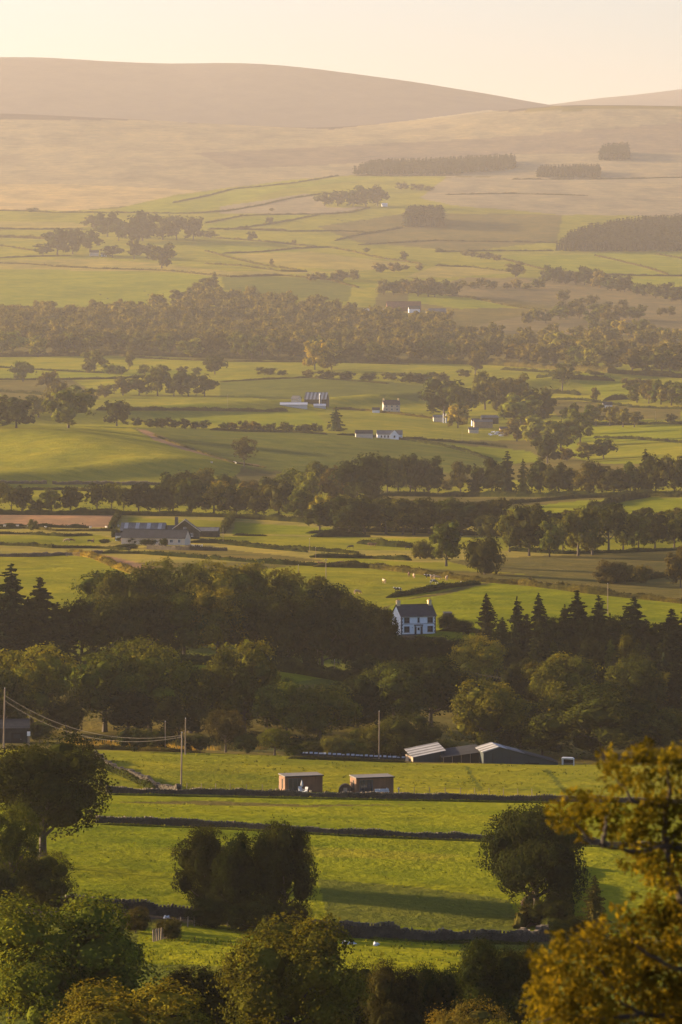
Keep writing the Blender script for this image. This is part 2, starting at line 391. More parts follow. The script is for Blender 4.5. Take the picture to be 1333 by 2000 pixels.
# ------------------------------------------------------------------ ground colours (albedo), traced field by field
G1 = (0.148, 0.160, 0.010)   # lush pasture
G2 = (0.165, 0.160, 0.014)   # yellow green
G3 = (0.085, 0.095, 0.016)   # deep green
G4 = (0.100, 0.085, 0.025)   # olive, rushy
GS = (0.21, 0.175, 0.040)     # straw grass
BR = (0.20, 0.125, 0.075)    # stubble / bare earth
MO = (0.188, 0.158, 0.098)    # tan moor
MP = (0.128, 0.106, 0.080)    # heather moor
LN = (0.05, 0.042, 0.036)    # lane
FIELDS = [
    ((0.045, 0.042, 0.048), [(-999, -500), (2400, -500), (2400, 215), (1085, 206), (900, 228), (650, 256), (300, 240), (-999, 225)]),
    (MO, [(-999, 222), (300, 236), (650, 254), (950, 216), (2400, 204), (2400, 345), (1000, 345), (690, 340), (560, 350), (430, 378), (300, 400), (150, 410), (-999, 408)]),
    ((0.27, 0.205, 0.10), [(-999, 352), (150, 360), (330, 368), (430, 375), (260, 402), (150, 412), (-999, 408)]),
    (MP, [(380, 300), (700, 285), (1333, 240), (2400, 240), (2400, 300), (1000, 300), (700, 318), (450, 330)]),
    (G2, [(-999, 412), (150, 412), (230, 408), (350, 380), (560, 350), (690, 340), (870, 341), (870, 380), (2400, 380), (2400, 640), (-999, 640)]),
    (MO, [(870, 345), (2400, 335), (2400, 425), (1100, 420), (880, 400), (820, 385)]),
    (GS, [(-999, 430), (140, 432), (180, 440), (60, 448), (-999, 448)]),
    (G1, [(230, 408), (350, 382), (430, 372), (560, 350), (760, 342), (560, 368), (430, 402), (370, 418), (250, 415)]),
    (MO, [(430, 402), (520, 390), (600, 376), (620, 385), (640, 402), (720, 402), (640, 417), (430, 417)]),
    (G1, [(405, 436), (520, 418), (620, 418), (545, 430), (470, 445), (405, 448)]),
    (G1, [(385, 470), (500, 477), (600, 487), (420, 495), (385, 480)]),
    (G4, [(620, 440), (800, 415), (1100, 420), (1090, 470), (900, 488), (700, 470)]),
    (GS, [(455, 497), (600, 488), (720, 505), (820, 520), (700, 533), (560, 525)]),
    (G1, [(-999, 512), (150, 520), (300, 528), (420, 537), (390, 560), (300, 595), (200, 606), (-999, 600)]),
    (GS, [(-999, 500), (200, 505), (330, 515), (440, 530), (700, 535), (420, 540), (300, 526), (-999, 510)]),
    (G3, [(430, 540), (640, 543), (690, 560), (680, 590), (560, 580), (440, 565)]),
    (G1, [(650, 546), (720, 556), (740, 562), (700, 564)]),
    (G1, [(985, 496), (1333, 490), (2400, 490), (2400, 542), (1333, 542), (1170, 540), (1080, 530), (1000, 515)]),
    (G1, [(1150, 545), (2400, 545), (2400, 566), (1280, 568)]),
    (GS, [(850, 522), (960, 525), (1000, 536), (870, 545), (790, 545)]),
    ((0.125, 0.100, 0.045), [(900, 545), (1150, 545), (1300, 580), (2400, 590), (2400, 700), (700, 700), (720, 660), (880, 640), (860, 560)]),
    (G4, [(740, 570), (1010, 585), (1100, 600), (900, 640), (720, 625)]),
    (G1, [(800, 572), (900, 578), (1020, 600), (900, 604), (800, 590)]),
    (GS, [(990, 650), (1060, 652), (1130, 672), (1000, 672), (960, 660)]),
    (G4, [(-999, 600), (720, 600), (960, 650), (2400, 660), (2400, 706), (-999, 700)]),
    (G2, [(-999, 686), (200, 686), (440, 705), (700, 706), (960, 712), (2400, 706), (2400, 860), (-999, 860)]),
    (G1, [(-999, 712), (240, 722), (420, 730), (220, 740), (-999, 735)]),
    (G3, [(430, 746), (600, 738), (760, 748), (850, 760), (820, 790), (700, 788), (640, 790), (540, 772), (430, 775)]),
    (G2, [(-999, 775), (420, 778), (560, 795), (420, 800), (-999, 790)]),
    (G3, [(430, 770), (540, 772), (640, 778), (550, 785)]),
    (G1, [(280, 808), (420, 806), (620, 804), (640, 832), (560, 835), (420, 828), (300, 820)]),
    (G2, [(680, 806), (800, 812), (900, 838), (830, 858), (680, 840)]),
    (G4, [(0, 740), (140, 740), (200, 780), (0, 790)]),
    (G2, [(1030, 740), (1130, 738), (1250, 752), (1240, 770), (1180, 785), (1060, 765)]),
    (G1, [(1120, 742), (1240, 748), (1240, 772), (1190, 778), (1150, 765)]),
    (G4, [(1020, 775), (1330, 800), (1333, 820), (1100, 815)]),
    (G3, [(-999, 835), (250, 833), (660, 845), (900, 866), (1000, 888), (960, 925), (480, 925), (-999, 944)]),
    (G2, [(-999, 842), (150, 834), (260, 836), (300, 860), (400, 890), (480, 920), (440, 944), (-999, 944)]),
    (G3, [(270, 835), (660, 846), (900, 868), (960, 892), (900, 925), (520, 918), (430, 905), (330, 868)]),  # darker green adds the shade of this sunless slope to its colour
    (BR, [(268, 836), (285, 838), (380, 880), (450, 905), (520, 913), (500, 918), (430, 906), (350, 882), (300, 860)]),
    (G1, [(800, 858), (900, 868), (1040, 880), (1060, 902), (980, 905), (950, 890), (880, 874)]),
    (G1, [(1150, 830), (2400, 828), (2400, 912), (1180, 905), (1060, 880)]),
    (G2, [(1130, 862), (2400, 866), (2400, 912), (1150, 900)]),
    (G2, [(-999, 944), (480, 944), (640, 950), (1333, 925), (2400, 925), (2400, 1020), (-999, 1003)]),
    (G4, [(720, 958), (1000, 968), (1333, 958), (1333, 972), (1000, 990), (740, 975)]),
    (G1, [(960, 998), (1100, 982), (1230, 972), (2400, 974), (2400, 1004), (1150, 1004), (1000, 1004)]),
    (GS, [(-999, 1003), (2400, 1015), (2400, 1100), (-999, 1100)]),
    (BR, [(-999, 1003), (228, 1006), (232, 1016), (222, 1030), (-999, 1027)]),
    (G2, [(250, 1012), (440, 1018), (430, 1038), (250, 1036)]),
    (G1, [(458, 1020), (640, 1030), (720, 1036), (600, 1044), (455, 1044)]),
    (G2, [(-999, 1042), (180, 1044), (230, 1055), (180, 1066), (-999, 1062)]),
    (G2, [(390, 1048), (620, 1046), (900, 1050), (2400, 1046), (2400, 1070), (1000, 1075), (620, 1075)]),
    (G4, [(280, 1068), (440, 1074), (640, 1094), (560, 1100), (300, 1078)]),
    (G2, [(620, 1082), (820, 1100), (1100, 1085), (2400, 1080), (2400, 1122), (1100, 1130), (960, 1120), (640, 1100)]),
    (G4, [(870, 1095), (1333, 1075), (2400, 1080), (2400, 1128), (1150, 1135), (960, 1118)]),
    (G2, [(-999, 1088), (150, 1086), (220, 1100), (270, 1118), (420, 1120), (560, 1108), (640, 1100), (960, 1136), (800, 1168), (600, 1230), (-999, 1240)]),
    ((0.20, 0.12, 0.07), [(150, 1080), (200, 1086), (300, 1108), (300, 1120), (260, 1118), (190, 1092)]),
    (G1, [(780, 1172), (860, 1162), (960, 1140), (1333, 1176), (2400, 1185), (2400, 1290), (-999, 1290), (-999, 1240), (700, 1220)]),
    (G3, [(-999, 1270), (2400, 1260), (2400, 1360), (-999, 1330)]),
    (G1, [(120, 1284), (420, 1284), (520, 1298), (640, 1325), (500, 1345), (120, 1340)]),
    (G4, [(-999, 1330), (2400, 1350), (2400, 1480), (-999, 1460)]),
    (GS, [(120, 1440), (240, 1444), (500, 1446), (700, 1452), (760, 1468), (560, 1466), (250, 1460), (120, 1452)]),
    (GS, [(1020, 1405), (1100, 1405), (1090, 1425), (1020, 1422)]),
    (G2, [(-999, 1462), (180, 1464), (555, 1477), (800, 1491), (2400, 1498), (2400, 1560), (-999, 1546)]),
    (G1, [(-999, 1548), (2400, 1562), (2400, 1650), (960, 1638), (-999, 1603)]),
    (G1, [(-999, 1603), (960, 1638), (2400, 1652), (2400, 1838), (1060, 1828), (620, 1803), (-999, 1752)]),
    (LN, [(-999, 1752), (230, 1764), (420, 1784), (620, 1804), (600, 1812), (420, 1802), (300, 1795), (-999, 1775)]),
    (BR, [(1020, 1760), (1045, 1740), (1052, 1805), (1030, 1812)]),
    (LN, [(1050, 1800), (1085, 1720), (1110, 1690), (1106, 1800), (1080, 1830)]),
    (G3, [(908, 1500), (916, 1500), (944, 1542), (934, 1542)]),
    (G3, [(1066, 1508), (1078, 1510), (1112, 1546), (1102, 1548)]),
    (G4, [(220, 1566), (400, 1562), (600, 1572), (820, 1570), (600, 1577), (380, 1570)]),
    (G2, [(300, 1660), (520, 1650), (900, 1672), (860, 1684), (500, 1672)]),
    (G3, [(620, 1720), (800, 1735), (1000, 1760), (1020, 1822), (640, 1800)]),  # darker green stands in for the dimmer light low on the field
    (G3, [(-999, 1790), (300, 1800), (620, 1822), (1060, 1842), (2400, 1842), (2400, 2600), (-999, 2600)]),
    (G1, [(270, 1815), (420, 1805), (640, 1825), (900, 1845), (900, 1900), (270, 1880)]),
]

def inpoly(px, py, poly):
    inside = np.zeros(px.shape, bool)
    n = len(poly)
    for i in range(n):
        x0, y0 = poly[i]; x1, y1 = poly[(i + 1) % n]
        if y0 == y1: continue
        c = (y0 > py) != (y1 > py)
        inside ^= c & (px < (x1 - x0) * (py - y0) / (y1 - y0) + x0)
    return inside

def build_ground():
    cols = np.concatenate([-np.geomspace(3000, 60, 40)[:-1] , np.arange(-60, 1396, 4.0), 1393 + np.geomspace(10, 2900, 40)])
    D = [np.geomspace(2.2, 300, 50)[:-1]]
    # rows spaced by what they cover in the view
    dd = np.exp(np.arange(math.log(300), math.log(DMAX * .996), 0.0015))
    yy = ysc(dd, np.full(dd.shape, 600.0))
    step = np.abs(np.gradient(yy)) / 2.6 + 0.10
    cum = np.cumsum(step); n = int(cum[-1])
    D.append(np.interp(np.arange(n) * (cum[-1] / n), cum, dd))
    D = np.concatenate(D)
    nr, nc = len(D), len(cols)
    DD, PX = np.meshgrid(D, cols, indexing='ij')
    X = (PX - CX) / F * DD
    near = DD < 300
    X = np.where(near, (PX - CX) / F * DD * (1 + 4 * np.clip((300 - DD) / 300, 0, 1)), X)
    Z = height(X, DD)
    V = np.stack([X, DD, Z], -1).reshape(-1, 3)
    i = np.arange(nr - 1)[:, None] * nc + np.arange(nc - 1)[None, :]
    Q = np.stack([i, i + 1, i + nc + 1, i + nc], -1).reshape(-1, 4)
    me = mesh_np('ground', V, Q, M_ground, smooth=True)
    px = (CX + X / DD * F).ravel(); py = ysc(DD, CX + X / DD * F).ravel()
    wx = 5 * vnoise(px / 30, py / 9, 11); wy = 1.2 * vnoise(px / 25, py / 7, 12)
    col = np.empty((len(V), 4), np.float32); col[:] = (*G4, 1)
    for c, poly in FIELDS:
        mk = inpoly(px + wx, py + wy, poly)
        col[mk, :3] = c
    a = me.attributes.new('field_colour', 'FLOAT_COLOR', 'POINT'); a.data.foreach_set('color', col.ravel())
    rough = np.clip((DD.ravel() - 4200) / 4000, 0, 1) * 0.6 + 0.25
    rough = np.where(col[:, 0] > col[:, 1], 1.0, rough)
    a = me.attributes.new('rough', 'FLOAT', 'POINT'); a.data.foreach_set('value', rough.astype(np.float32))
    o = link(bpy.data.objects.new('ground', me)); tag(o, kind='structure')
    print('ground quads', len(Q), 'z', Z.min(), Z.max())
    return float(Z.min()), float(Z.max())
ZMIN, ZMAX = build_ground()

def build_haze():
    x, y0, y1, z0, z1 = 10200, -60, 24600, ZMIN - 1, max(ZMAX, HC) + 12
    V = [(sx * x, y, z) for z in (z0, z1) for y in (y0, y1) for sx in (-1, 1)]
    Q = [(0, 2, 3, 1), (4, 5, 7, 6), (0, 1, 5, 4), (2, 6, 7, 3), (0, 4, 6, 2), (1, 3, 7, 5)]
    m, ns, ls = newmat('haze_air')
    o = N(ns, 'OutputMaterial'); v = N(ns, 'VolumePrincipled')
    v.inputs['Color'].default_value = HAZE_COL
    v.inputs['Density'].default_value = HAZE
    v.inputs['Anisotropy'].default_value = HAZE_G
    ls.new(v.outputs[0], o.inputs['Volume'])
    ob = link(bpy.data.objects.new('haze', mesh_np('haze', V, np.array(Q), m)))
    tag(ob, kind='stuff')
    ob.display_type = 'WIRE'
build_haze()
# ------------------------------------------------------------------ tree meshes
RNG = np.random.default_rng(7)
def ico(sub):
    bm = bmesh.new(); bmesh.ops.create_icosphere(bm, subdivisions=sub, radius=1)
    V = np.array([v.co[:] for v in bm.verts]); T = np.array([[v.index for v in f.verts] for f in bm.faces]); bm.free()
    return V, T
ICO1 = ico(1); ICO2 = ico(2)

def unit(a): return a / np.maximum(1e-9, np.linalg.norm(a, axis=-1, keepdims=True))

def quads_at(P, Nn, size, rng, aspect=(0.55, 1.0)):
    n = len(P)
    a = unit(np.cross(Nn, rng.normal(size=(n, 3)))); b = np.cross(Nn, a)
    s = size * rng.uniform(0.6, 1.35, (n, 1)); w = s * rng.uniform(*aspect, (n, 1))
    k = rng.uniform(-0.25, 0.25, (n, 1)) * s
    V = np.stack([P - a * s * 0.5, P + b * w * 0.5 + Nn * k, P + a * s * 0.5, P - b * w * 0.5 + Nn * k], 1).reshape(-1, 3)
    Q = np.arange(4 * n).reshape(n, 4)
    return V, Q

def tube(pts, rad, sides=6):
    pts = np.asarray(pts, float); n = len(pts)
    V = []
    for i in range(n):
        d = unit(pts[min(i + 1, n - 1)] - pts[max(i - 1, 0)])
        u = unit(np.cross(d, [0.3, 1, 0.1])); v = np.cross(d, u)
        for k in range(sides):
            t = 2 * math.pi * k / sides
            V.append(pts[i] + rad[i] * (math.cos(t) * u + math.sin(t) * v))
    Q = [(i * sides + k, i * sides + (k + 1) % sides, (i + 1) * sides + (k + 1) % sides, (i + 1) * sides + k) for i in range(n - 1) for k in range(sides)]
    return np.array(V), np.array(Q)

def join(parts):
    V = []; Fq = []; Ft = []; o = 0
    for v, f in parts:
        f = np.asarray(f)
        if len(v) == 0: continue
        V.append(v)
        (Fq if f.shape[1] == 4 else Ft).append(f + o)
        o += len(v)
    out = []
    if Fq: out.append(np.concatenate(Fq))
    if Ft: out.append(np.concatenate(Ft))
    return np.concatenate(V), out

def make_crown(seed, w=8.0, h=10.0, base=2.2, nl=9, nleaf=9000, leaf=0.28, core=True, lean=0.0, flat=0.0, sparse=0.0, sub=26):
    rng = np.random.default_rng(seed)
    cz = (h + base) / 2; rz = (h - base) / 2; rx = w / 2
    L = []
    for k in range(nl):
        a = 2 * math.pi * (k * 0.382 + rng.uniform(-.07, .07)) ; u = -0.82 + 1.72 * (k + 0.5) / nl + rng.uniform(-.12, .12)
        u = max(-0.9, min(0.97, u)); r = rng.uniform(0.27, 0.42)
        q = math.sqrt(max(0, 1 - u * u)) * (1 - r) * rng.uniform(0.78, 1.12)
        c = np.array([math.cos(a) * q * rx, math.sin(a) * q * rx, cz + u * (1 - r) * rz * (1 - flat * 0.3)])
        c[0] += lean * (c[2] - base)
        L.append((c, np.array([r * rx * 1.15, r * rx * 1.15, r * min(rx, rz) * (1.05 - flat * 0.4)])))
    L.append((np.array([lean * (cz - base), 0, cz]), np.array([rx * 0.55, rx * 0.55, rz * 0.62])))
    cc = np.array([c for c, _ in L]); rr = np.array([r for _, r in L])
    area = rr[:, 0] ** 2; area = area / area.sum()
    P = []; Nn = []
    for i in range(len(L)):
        n = int(nleaf * area[i] * 1.5)
        subd = unit(rng.normal(size=(sub, 3)) + [0, 0, 0.35])
        subr = rng.uniform(0.82, 1.22, sub)
        idx = rng.integers(0, sub, n)
        d = unit(subd[idx] + rng.normal(size=(n, 3)) * 0.24)
        f = subr[idx][:, None] * (0.84 + 0.20 * rng.random((n, 1)) ** 0.6)
        spr = rng.random(n) < .10
        d[spr] = unit(subd[idx[spr]] + rng.normal(size=(int(spr.sum()), 3)) * 0.10); f[spr] = subr[idx[spr]][:, None] * rng.uniform(1.0, 1.32, (int(spr.sum()), 1))
        p = cc[i] + d * rr[i] * f
        keep = np.ones(n, bool)
        for j in range(len(L)):
            if j == i: continue
            keep &= (((p - cc[j]) / rr[j]) ** 2).sum(1) > 0.52
        keep &= p[:, 2] > base * 0.55
        if sparse: keep &= rng.random(n) > sparse
        P.append(p[keep]); Nn.append(d[keep])
    P = np.concatenate(P)[:nleaf]; Nn = np.concatenate(Nn)[:nleaf]
    ext = max(np.percentile(np.abs(P[:, 0]), 98), np.percentile(np.abs(P[:, 1]), 98)); k = (w / 2) / ext
    lo, hi = np.percentile(P[:, 2], 1), np.percentile(P[:, 2], 99.7); kz = (h - max(base, lo)) / (hi - lo)
    S3 = np.array([k, k, kz]); O3 = np.array([0, 0, h - hi * kz])
    P = P * S3 + O3; L = [(c * S3 + O3, r * S3) for c, r in L]
    Nn = unit(Nn * 1.0 + rng.normal(size=Nn.shape) * 0.42 + [0, 0, 0.1])
    parts = [quads_at(P, Nn, leaf, rng)]
    if core:
        for c, r in L:
            v = ICO2[0] * (1 + rng.uniform(-.10, .10, (len(ICO2[0]), 1))) * r * (0.62 if nleaf > 3000 else .7) + c
            parts.append((v, ICO2[1]))
    return parts, L

def make_trunk(seed, L, h, r0=0.28, lean=0.0, sides=6, limbs=6, top=0.72):
    rng = np.random.default_rng(seed + 99)
    parts = []
    n = 6; pts = []
    for i in range(n):
        t = i / (n - 1)
        pts.append([lean * h * top * t * t + rng.uniform(-.12, .12) * t, rng.uniform(-.12, .12) * t, -0.5 + t * (h * top + .5)])
    parts.append(tube(pts, [r0 * 1.35] + [r0 * (1 - 0.8 * i / (n - 1)) for i in range(1, n)], sides))
    for k in range(min(limbs, len(L))):
        c = L[k][0]; z0 = min(c[2] * 0.55, h * 0.5)
        b = np.array([lean * z0 * 0.5, 0, z0]); m = (b + c) / 2 + [0, 0, -0.25]
        parts.append(tube([b, m, c], [r0 * .45, r0 * .32, r0 * .12], max(4, sides - 2)))
    return parts

def make_spruce(seed, h=10.0, w=4.2, whorls=24, per=8, seg=5, leaf=0.5, droop=0.30, base=0.5):
    rng = np.random.default_rng(seed)
    P = []; Nn = []; parts = []; A = []; Sz = []
    side = rng.uniform(0, 2 * math.pi)
    for i in range(whorls):
        t = (i + rng.uniform(.1, .7)) / whorls
        z = base + (h - base) * (1 - t)
        rad = w / 2 * (0.05 + t ** 0.85) * rng.choice([0.6, 0.85, 1.0, 1.25], p=[.2, .3, .3, .2])
        for k in range(per):
            a = 2 * math.pi * k / per + rng.uniform(-.5, .5); rl = rad * rng.uniform(0.6, 1.2) * (1 + .25 * math.cos(a - side))
            zj = z + rng.uniform(-.3, .3)
            for s in range(seg):
                u = (s + 0.7) / seg
                q = np.array([math.cos(a) * rl * u, math.sin(a) * rl * u, zj - droop * rl * u + 0.16 * rl * u * u])
                P.append(q + rng.normal(size=3) * 0.03 * rl); A.append([math.cos(a) + rng.normal() * .3, math.sin(a) + rng.normal() * .3, -0.25])
                Nn.append([math.cos(a) * .4 + rng.normal() * .2, math.sin(a) * .4 + rng.normal() * .2, 1]); Sz.append(1.15 - .5 * u)
    P = np.array(P); A = unit(np.array(A)); Nn = unit(np.array(Nn))
    b = unit(np.cross(Nn, A)); n = len(P)
    s = leaf * rng.uniform(.7, 1.3, (n, 1)) * np.minimum(1, .35 + (h - P[:, 2:3]) / h * 2.2); wv = s * rng.uniform(.30, .5, (n, 1)) * np.array(Sz)[:, None]
    V = np.stack([P - A * s * .5, P + b * wv - [0, 0, .10], P + A * s * .6, P - b * wv - [0, 0, .10]], 1).reshape(-1, 3)
    parts.append((V, np.arange(4 * n).reshape(n, 4)))
    V2 = np.stack([P - A * s * .3, P + A * s * .5, P + A * s * .3 - [0, 0, 1] * s * .45, P - A * s * .2 - [0, 0, 1] * s * .35], 1).reshape(-1, 3)
    parts.append((V2, np.arange(4 * n).reshape(n, 4)))
    v, f = tube([[0, 0, base], [0, 0, h * .45], [0, 0, h * .93]], [w * .23, w * .14, 0.02], 9)
    parts.append((v * (1 + rng.uniform(-.15, .15, (len(v), 1)) * [1, 1, 0]), f))
    return parts

def finish(name, parts, mat, trunk=None, tmat=None):
    V, Fs = join(parts)
    if trunk is None:
        return mesh_np(name, V, Fs, mat)
    V2, F2 = join(trunk)
    F2 = [f + len(V) for f in F2]
    mi = [0] * sum(len(f) for f in Fs) + [1] * sum(len(f) for f in F2)
    return mesh_np(name, np.concatenate([V, V2]), Fs + F2, [mat, tmat], mi)

# class -> (leaf count, leaf size, lobes)
LOD = {'n': (15000, 0.21, 12, 40), 'm': (6000, 0.32, 11, 26), 'f': (1700, 0.56, 9, 14), 'v': (420, 1.05, 7, 8)}
SHAPES = {  # kind -> list of (w, base, lean, flat, sparse)
    'round': [(8.8, -.2, 0, .1, 0), (8.4, .2, .03, 0, 0), (9.2, -.5, -.03, .25, 0), (8.0, 0, .05, 0, 0)],
    'tall':  [(6.4, 0.2, .02, 0, 0), (7.0, 0.0, -.03, 0, 0)],
    'open':  [(8.4, 1.4, .04, .3, .2), (7.6, 1.7, -.05, .4, .25)],
    'dome':  [(9.6, 1.7, 0, .3, 0), (9.2, 0.9, 0, .1, 0)],
    'bush':  [(11.5, -1.2, 0, 0, 0), (13.0, -1.5, .05, .2, 0)],
}
MESH = {}
for cls, (nleaf, leaf, nl, sub) in LOD.items():
    for kind, vs in SHAPES.items():
        lst = []
        for i, (w, base, lean, flat, sparse) in enumerate(vs):
            sd = hash((len(kind), i, nl)) % 1000
            h = 10.0
            mult = 1.0 if kind != 'bush' else 1.1
            parts, L = make_crown(sd, w, h, base, nl, int(nleaf * mult), leaf, core=True, lean=lean, flat=flat, sparse=sparse, sub=sub)
            if kind == 'open': parts = parts[:1] + parts[-1:]
            if cls in 'nm':
                crown = finish('crown', parts, M_leaf)
                trunk = finish('trunk', make_trunk(sd, L, h, 0.36 if kind == 'dome' else 0.28, lean, 7, 8), M_bark)
                lst.append((crown, trunk, w))
            else:
                lst.append((finish('broadleaf_tree', parts, M_leaf, make_trunk(sd, L, h, 0.26, lean, 5, 2), M_bark), None, w))
        MESH[cls, kind] = lst
for cls, (wh, per, seg, leaf) in {'n': (30, 12, 7, .40), 'm': (22, 13, 6, .60), 'f': (15, 8, 3, .95), 'v': (10, 6, 2, 1.5)}.items():
    lst = []
    for i in range(4):
        w = (5.0, 6.2, 5.6, 7.0)[i]
        parts = make_spruce(40 + i, 10, w, wh, per, seg, leaf)
        tr = [tube([[0, 0, -.5], [0, 0, 5], [0, 0, 9.9]], [.22, .13, .03], 6)]
        if cls in 'nm': lst.append((finish('crown', parts, M_needle), finish('trunk', tr, M_bark), w))
        else: lst.append((finish('conifer_tree', parts, M_needle, tr, M_bark), None, w))
    MESH[cls, 'spruce'] = lst

TINT = {'k': (0.105, 0.104, 0.017), 'w': (0.115, 0.112, 0.028), 'g': (0.160, 0.138, 0.022), 'm': (0.056, 0.064, 0.013), 'd': (0.028, 0.034, 0.011), 'b': (0.062, 0.056, 0.017),  # gold and olive brightened as if sunlit, dark greens deepened as shade
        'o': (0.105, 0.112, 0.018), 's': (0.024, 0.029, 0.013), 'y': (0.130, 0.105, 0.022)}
NAMES = {'spruce': ('conifer_tree', 'tree'), 'bush': ('bush', 'bush')}
tcount = [0]
def tree(kind, px, py, hpx, wpx=None, tint='m', label=None, group=None, pos=None, cls=None, var=None):
    p = at(px, py) if pos is None else pos
    D = p.y; s = F / D; h = hpx / s
    if cls is None: cls = 'n' if D < 640 else 'm' if D < 1350 else 'f' if D < 2700 else 'v'
    tcount[0] += 1; k = tcount[0]
    rr = random.Random(k * 17 + 3)
    lst = MESH[cls, kind]
    cm, tm, w = lst[(k if var is None else var) % len(lst)]
    if wpx is None: wpx = hpx * w / 10 * rr.uniform(.85, 1.15)
    wpx *= {'n': 1.05, 'm': 1.14, 'f': 1.28, 'v': 1.25}[cls]; hpx *= {'n': 1.0, 'm': 1.0, 'f': 1.06, 'v': 1.08}[cls]; h = hpx / s
    sx = (wpx / s) / w; sz = h / 10.0
    name, cat = NAMES.get(kind, ('broadleaf_tree', 'tree'))
    rz = rr.uniform(0, 6.28)
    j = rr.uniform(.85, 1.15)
    j *= {'n': 1, 'm': 1.0, 'f': 1.2, 'v': 1.6}[cls]  # far crowns lightened, putting distance haze into the leaf colour
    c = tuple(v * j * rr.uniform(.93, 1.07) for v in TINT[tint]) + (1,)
    if tm is None:
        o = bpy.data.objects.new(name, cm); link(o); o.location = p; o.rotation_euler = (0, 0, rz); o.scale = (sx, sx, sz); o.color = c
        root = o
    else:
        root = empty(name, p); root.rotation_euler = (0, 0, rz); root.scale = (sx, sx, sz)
        for nm, me in (('crown', cm), ('trunk', tm)):
            o = bpy.data.objects.new(nm, me); link(o, root); o.color = c
    tag(root, label, cat, group)
    return root

ORD = 'leftmost,second,third,fourth,fifth,sixth,seventh,eighth,ninth,tenth,eleventh,twelfth,thirteenth,fourteenth,fifteenth,sixteenth,seventeenth,eighteenth,nineteenth,twentieth,twenty-first,twenty-second,twenty-third,twenty-fourth,twenty-fifth,twenty-sixth,twenty-seventh,twenty-eighth,twenty-ninth,thirtieth'.split(',')
def ordn(i, n, what):
    if n > 2 and i == n - 1: return 'rightmost ' + what
    if i == 0: return 'leftmost ' + what
    return ORD[i] + ' ' + what + ' from left'
def cluster(where, items, group, what='tree'):
    """items: (kind, px, py, hpx, wpx, tint)"""
    items = sorted(items, key=lambda t: t[1])
    for i, t in enumerate(items):
        tree(*t, label=ordn(i, len(items), what) + ' ' + where, group=group)
def along(pts, n, h0, h1, kinds, tints, seed, wf=(0.7, 1.1), jx=0.35, jy=2):
    rr = random.Random(seed); out = []
    xs = [p[0] for p in pts]; ys = [p[1] for p in pts]
    for i in range(n):
        x = xs[0] + (xs[-1] - xs[0]) * (i + .5 + rr.uniform(-jx, jx)) / n
        y = float(np.interp(x, xs, ys)) + rr.uniform(-jy, jy)
        h = rr.uniform(h0, h1)
        out.append((rr.choice(kinds), x, y, h, h * rr.uniform(*wf), rr.choice(tints)))
    return out

# ------------------------------------------------------------------ trees close to the viewer
tree('dome', 84, 1692, 255, 250, 'd', 'large dark spreading tree on the left above the bright field, its trunk in view', group=None, var=0)
tree('open', 20, 1775, 205, 120, 'm', 'smaller loose tree at the left edge below the large spreading tree', var=1)
tree('bush', 70, 1775, 110, 150, 'm', 'low bush at the foot of the large spreading tree', var=0)
tree('bush', -10, 1790, 110, 110, 'b', 'brownish bush at the left edge above the golden hedge tree', var=1)
tree('round', 405, 1798, 185, 118, 'd', 'left tree of the dark clump standing in the bright field', var=1)
tree('round', 482, 1814, 190, 120, 'd', 'middle tree of the dark clump standing in the bright field', var=0)
tree('round', 558, 1812, 208, 112, 'd', 'right tree of the dark clump, its twigs swept to the right', var=3)
tree('tall', 455, 1812, 150, 80, 'd', 'shorter tree in the gap between left and middle trees of the dark clump')
tree('dome', 1048, 1802, 236, 192, 'd', 'round dark tree standing alone at the lower right of the bright field', var=1)
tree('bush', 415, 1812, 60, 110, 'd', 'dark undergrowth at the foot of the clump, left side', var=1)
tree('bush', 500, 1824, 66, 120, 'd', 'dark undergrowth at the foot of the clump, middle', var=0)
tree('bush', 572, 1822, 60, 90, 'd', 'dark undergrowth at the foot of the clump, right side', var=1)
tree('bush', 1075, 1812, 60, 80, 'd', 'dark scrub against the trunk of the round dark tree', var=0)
tree('spruce', 1163, 1842, 132, 78, 'b', 'small brown pointed conifer right of the round dark tree', var=1)
tree('bush', 1118, 1850, 62, 90, 'm', 'scrubby bush left of the small brown conifer')
tree('bush', 1210, 1870, 40, 60, 'm', 'low scrub right of the small brown conifer')
tree('round', 118, 2050, 305, 345, 'o', 'broad tree at the lower left with golden lit top', var=2)
tree('bush', 20, 1990, 190, 130, 'o', 'golden bushy tree at the left edge beside the broad tree')
tree('round', 566, 2085, 296, 280, 'k', 'golden lit rounded tree at the bottom middle below the stone wall', var=0)
tree('round', 240, 2160, 240, 330, 'k', 'rusty gold bush at the bottom left corner in front of the broad tree', var=0)
tree('round', 350, 2040, 150, 110, 'd', 'dark bush between the broad tree and the golden rounded tree', var=1)
tree('round', 420, 2050, 160, 110, 'm', 'dark bushy tree left of the golden rounded tree', var=3)
tree('bush', 700, 2030, 150, 120, 'd', 'dark bush right of the golden rounded tree')
tree('bush', 770, 2040, 165, 130, 'b', 'brownish dark bush at the bottom edge below the shaded paddock', var=1)
tree('bush', 850, 2030, 150, 120, 'd', 'dark green bush at the bottom edge left of the flat-topped tree')
tree('round', 945, 2010, 175, 150, 'd', 'flat-topped dark tree left of the golden leaves', var=2)
tree('bush', 1030, 1990, 150, 110, 'd', 'dark bush behind the golden leaves at the lower right')
tree('bush', 905, 2140, 180, 230, 'y', 'golden bush along the bottom edge left of the golden leaves', var=1)
tree('bush', 1040, 2170, 190, 200, 'g', 'gold green bush at the bottom edge under the golden leaves', var=0)
tree('bush', 330, 1835, 42, 60, 'b', 'small brown thicket beside the broken fence below the dark clump')
tree('bush', 265, 1822, 50, 66, 'b', 'larger brown thicket left of the broken fence')

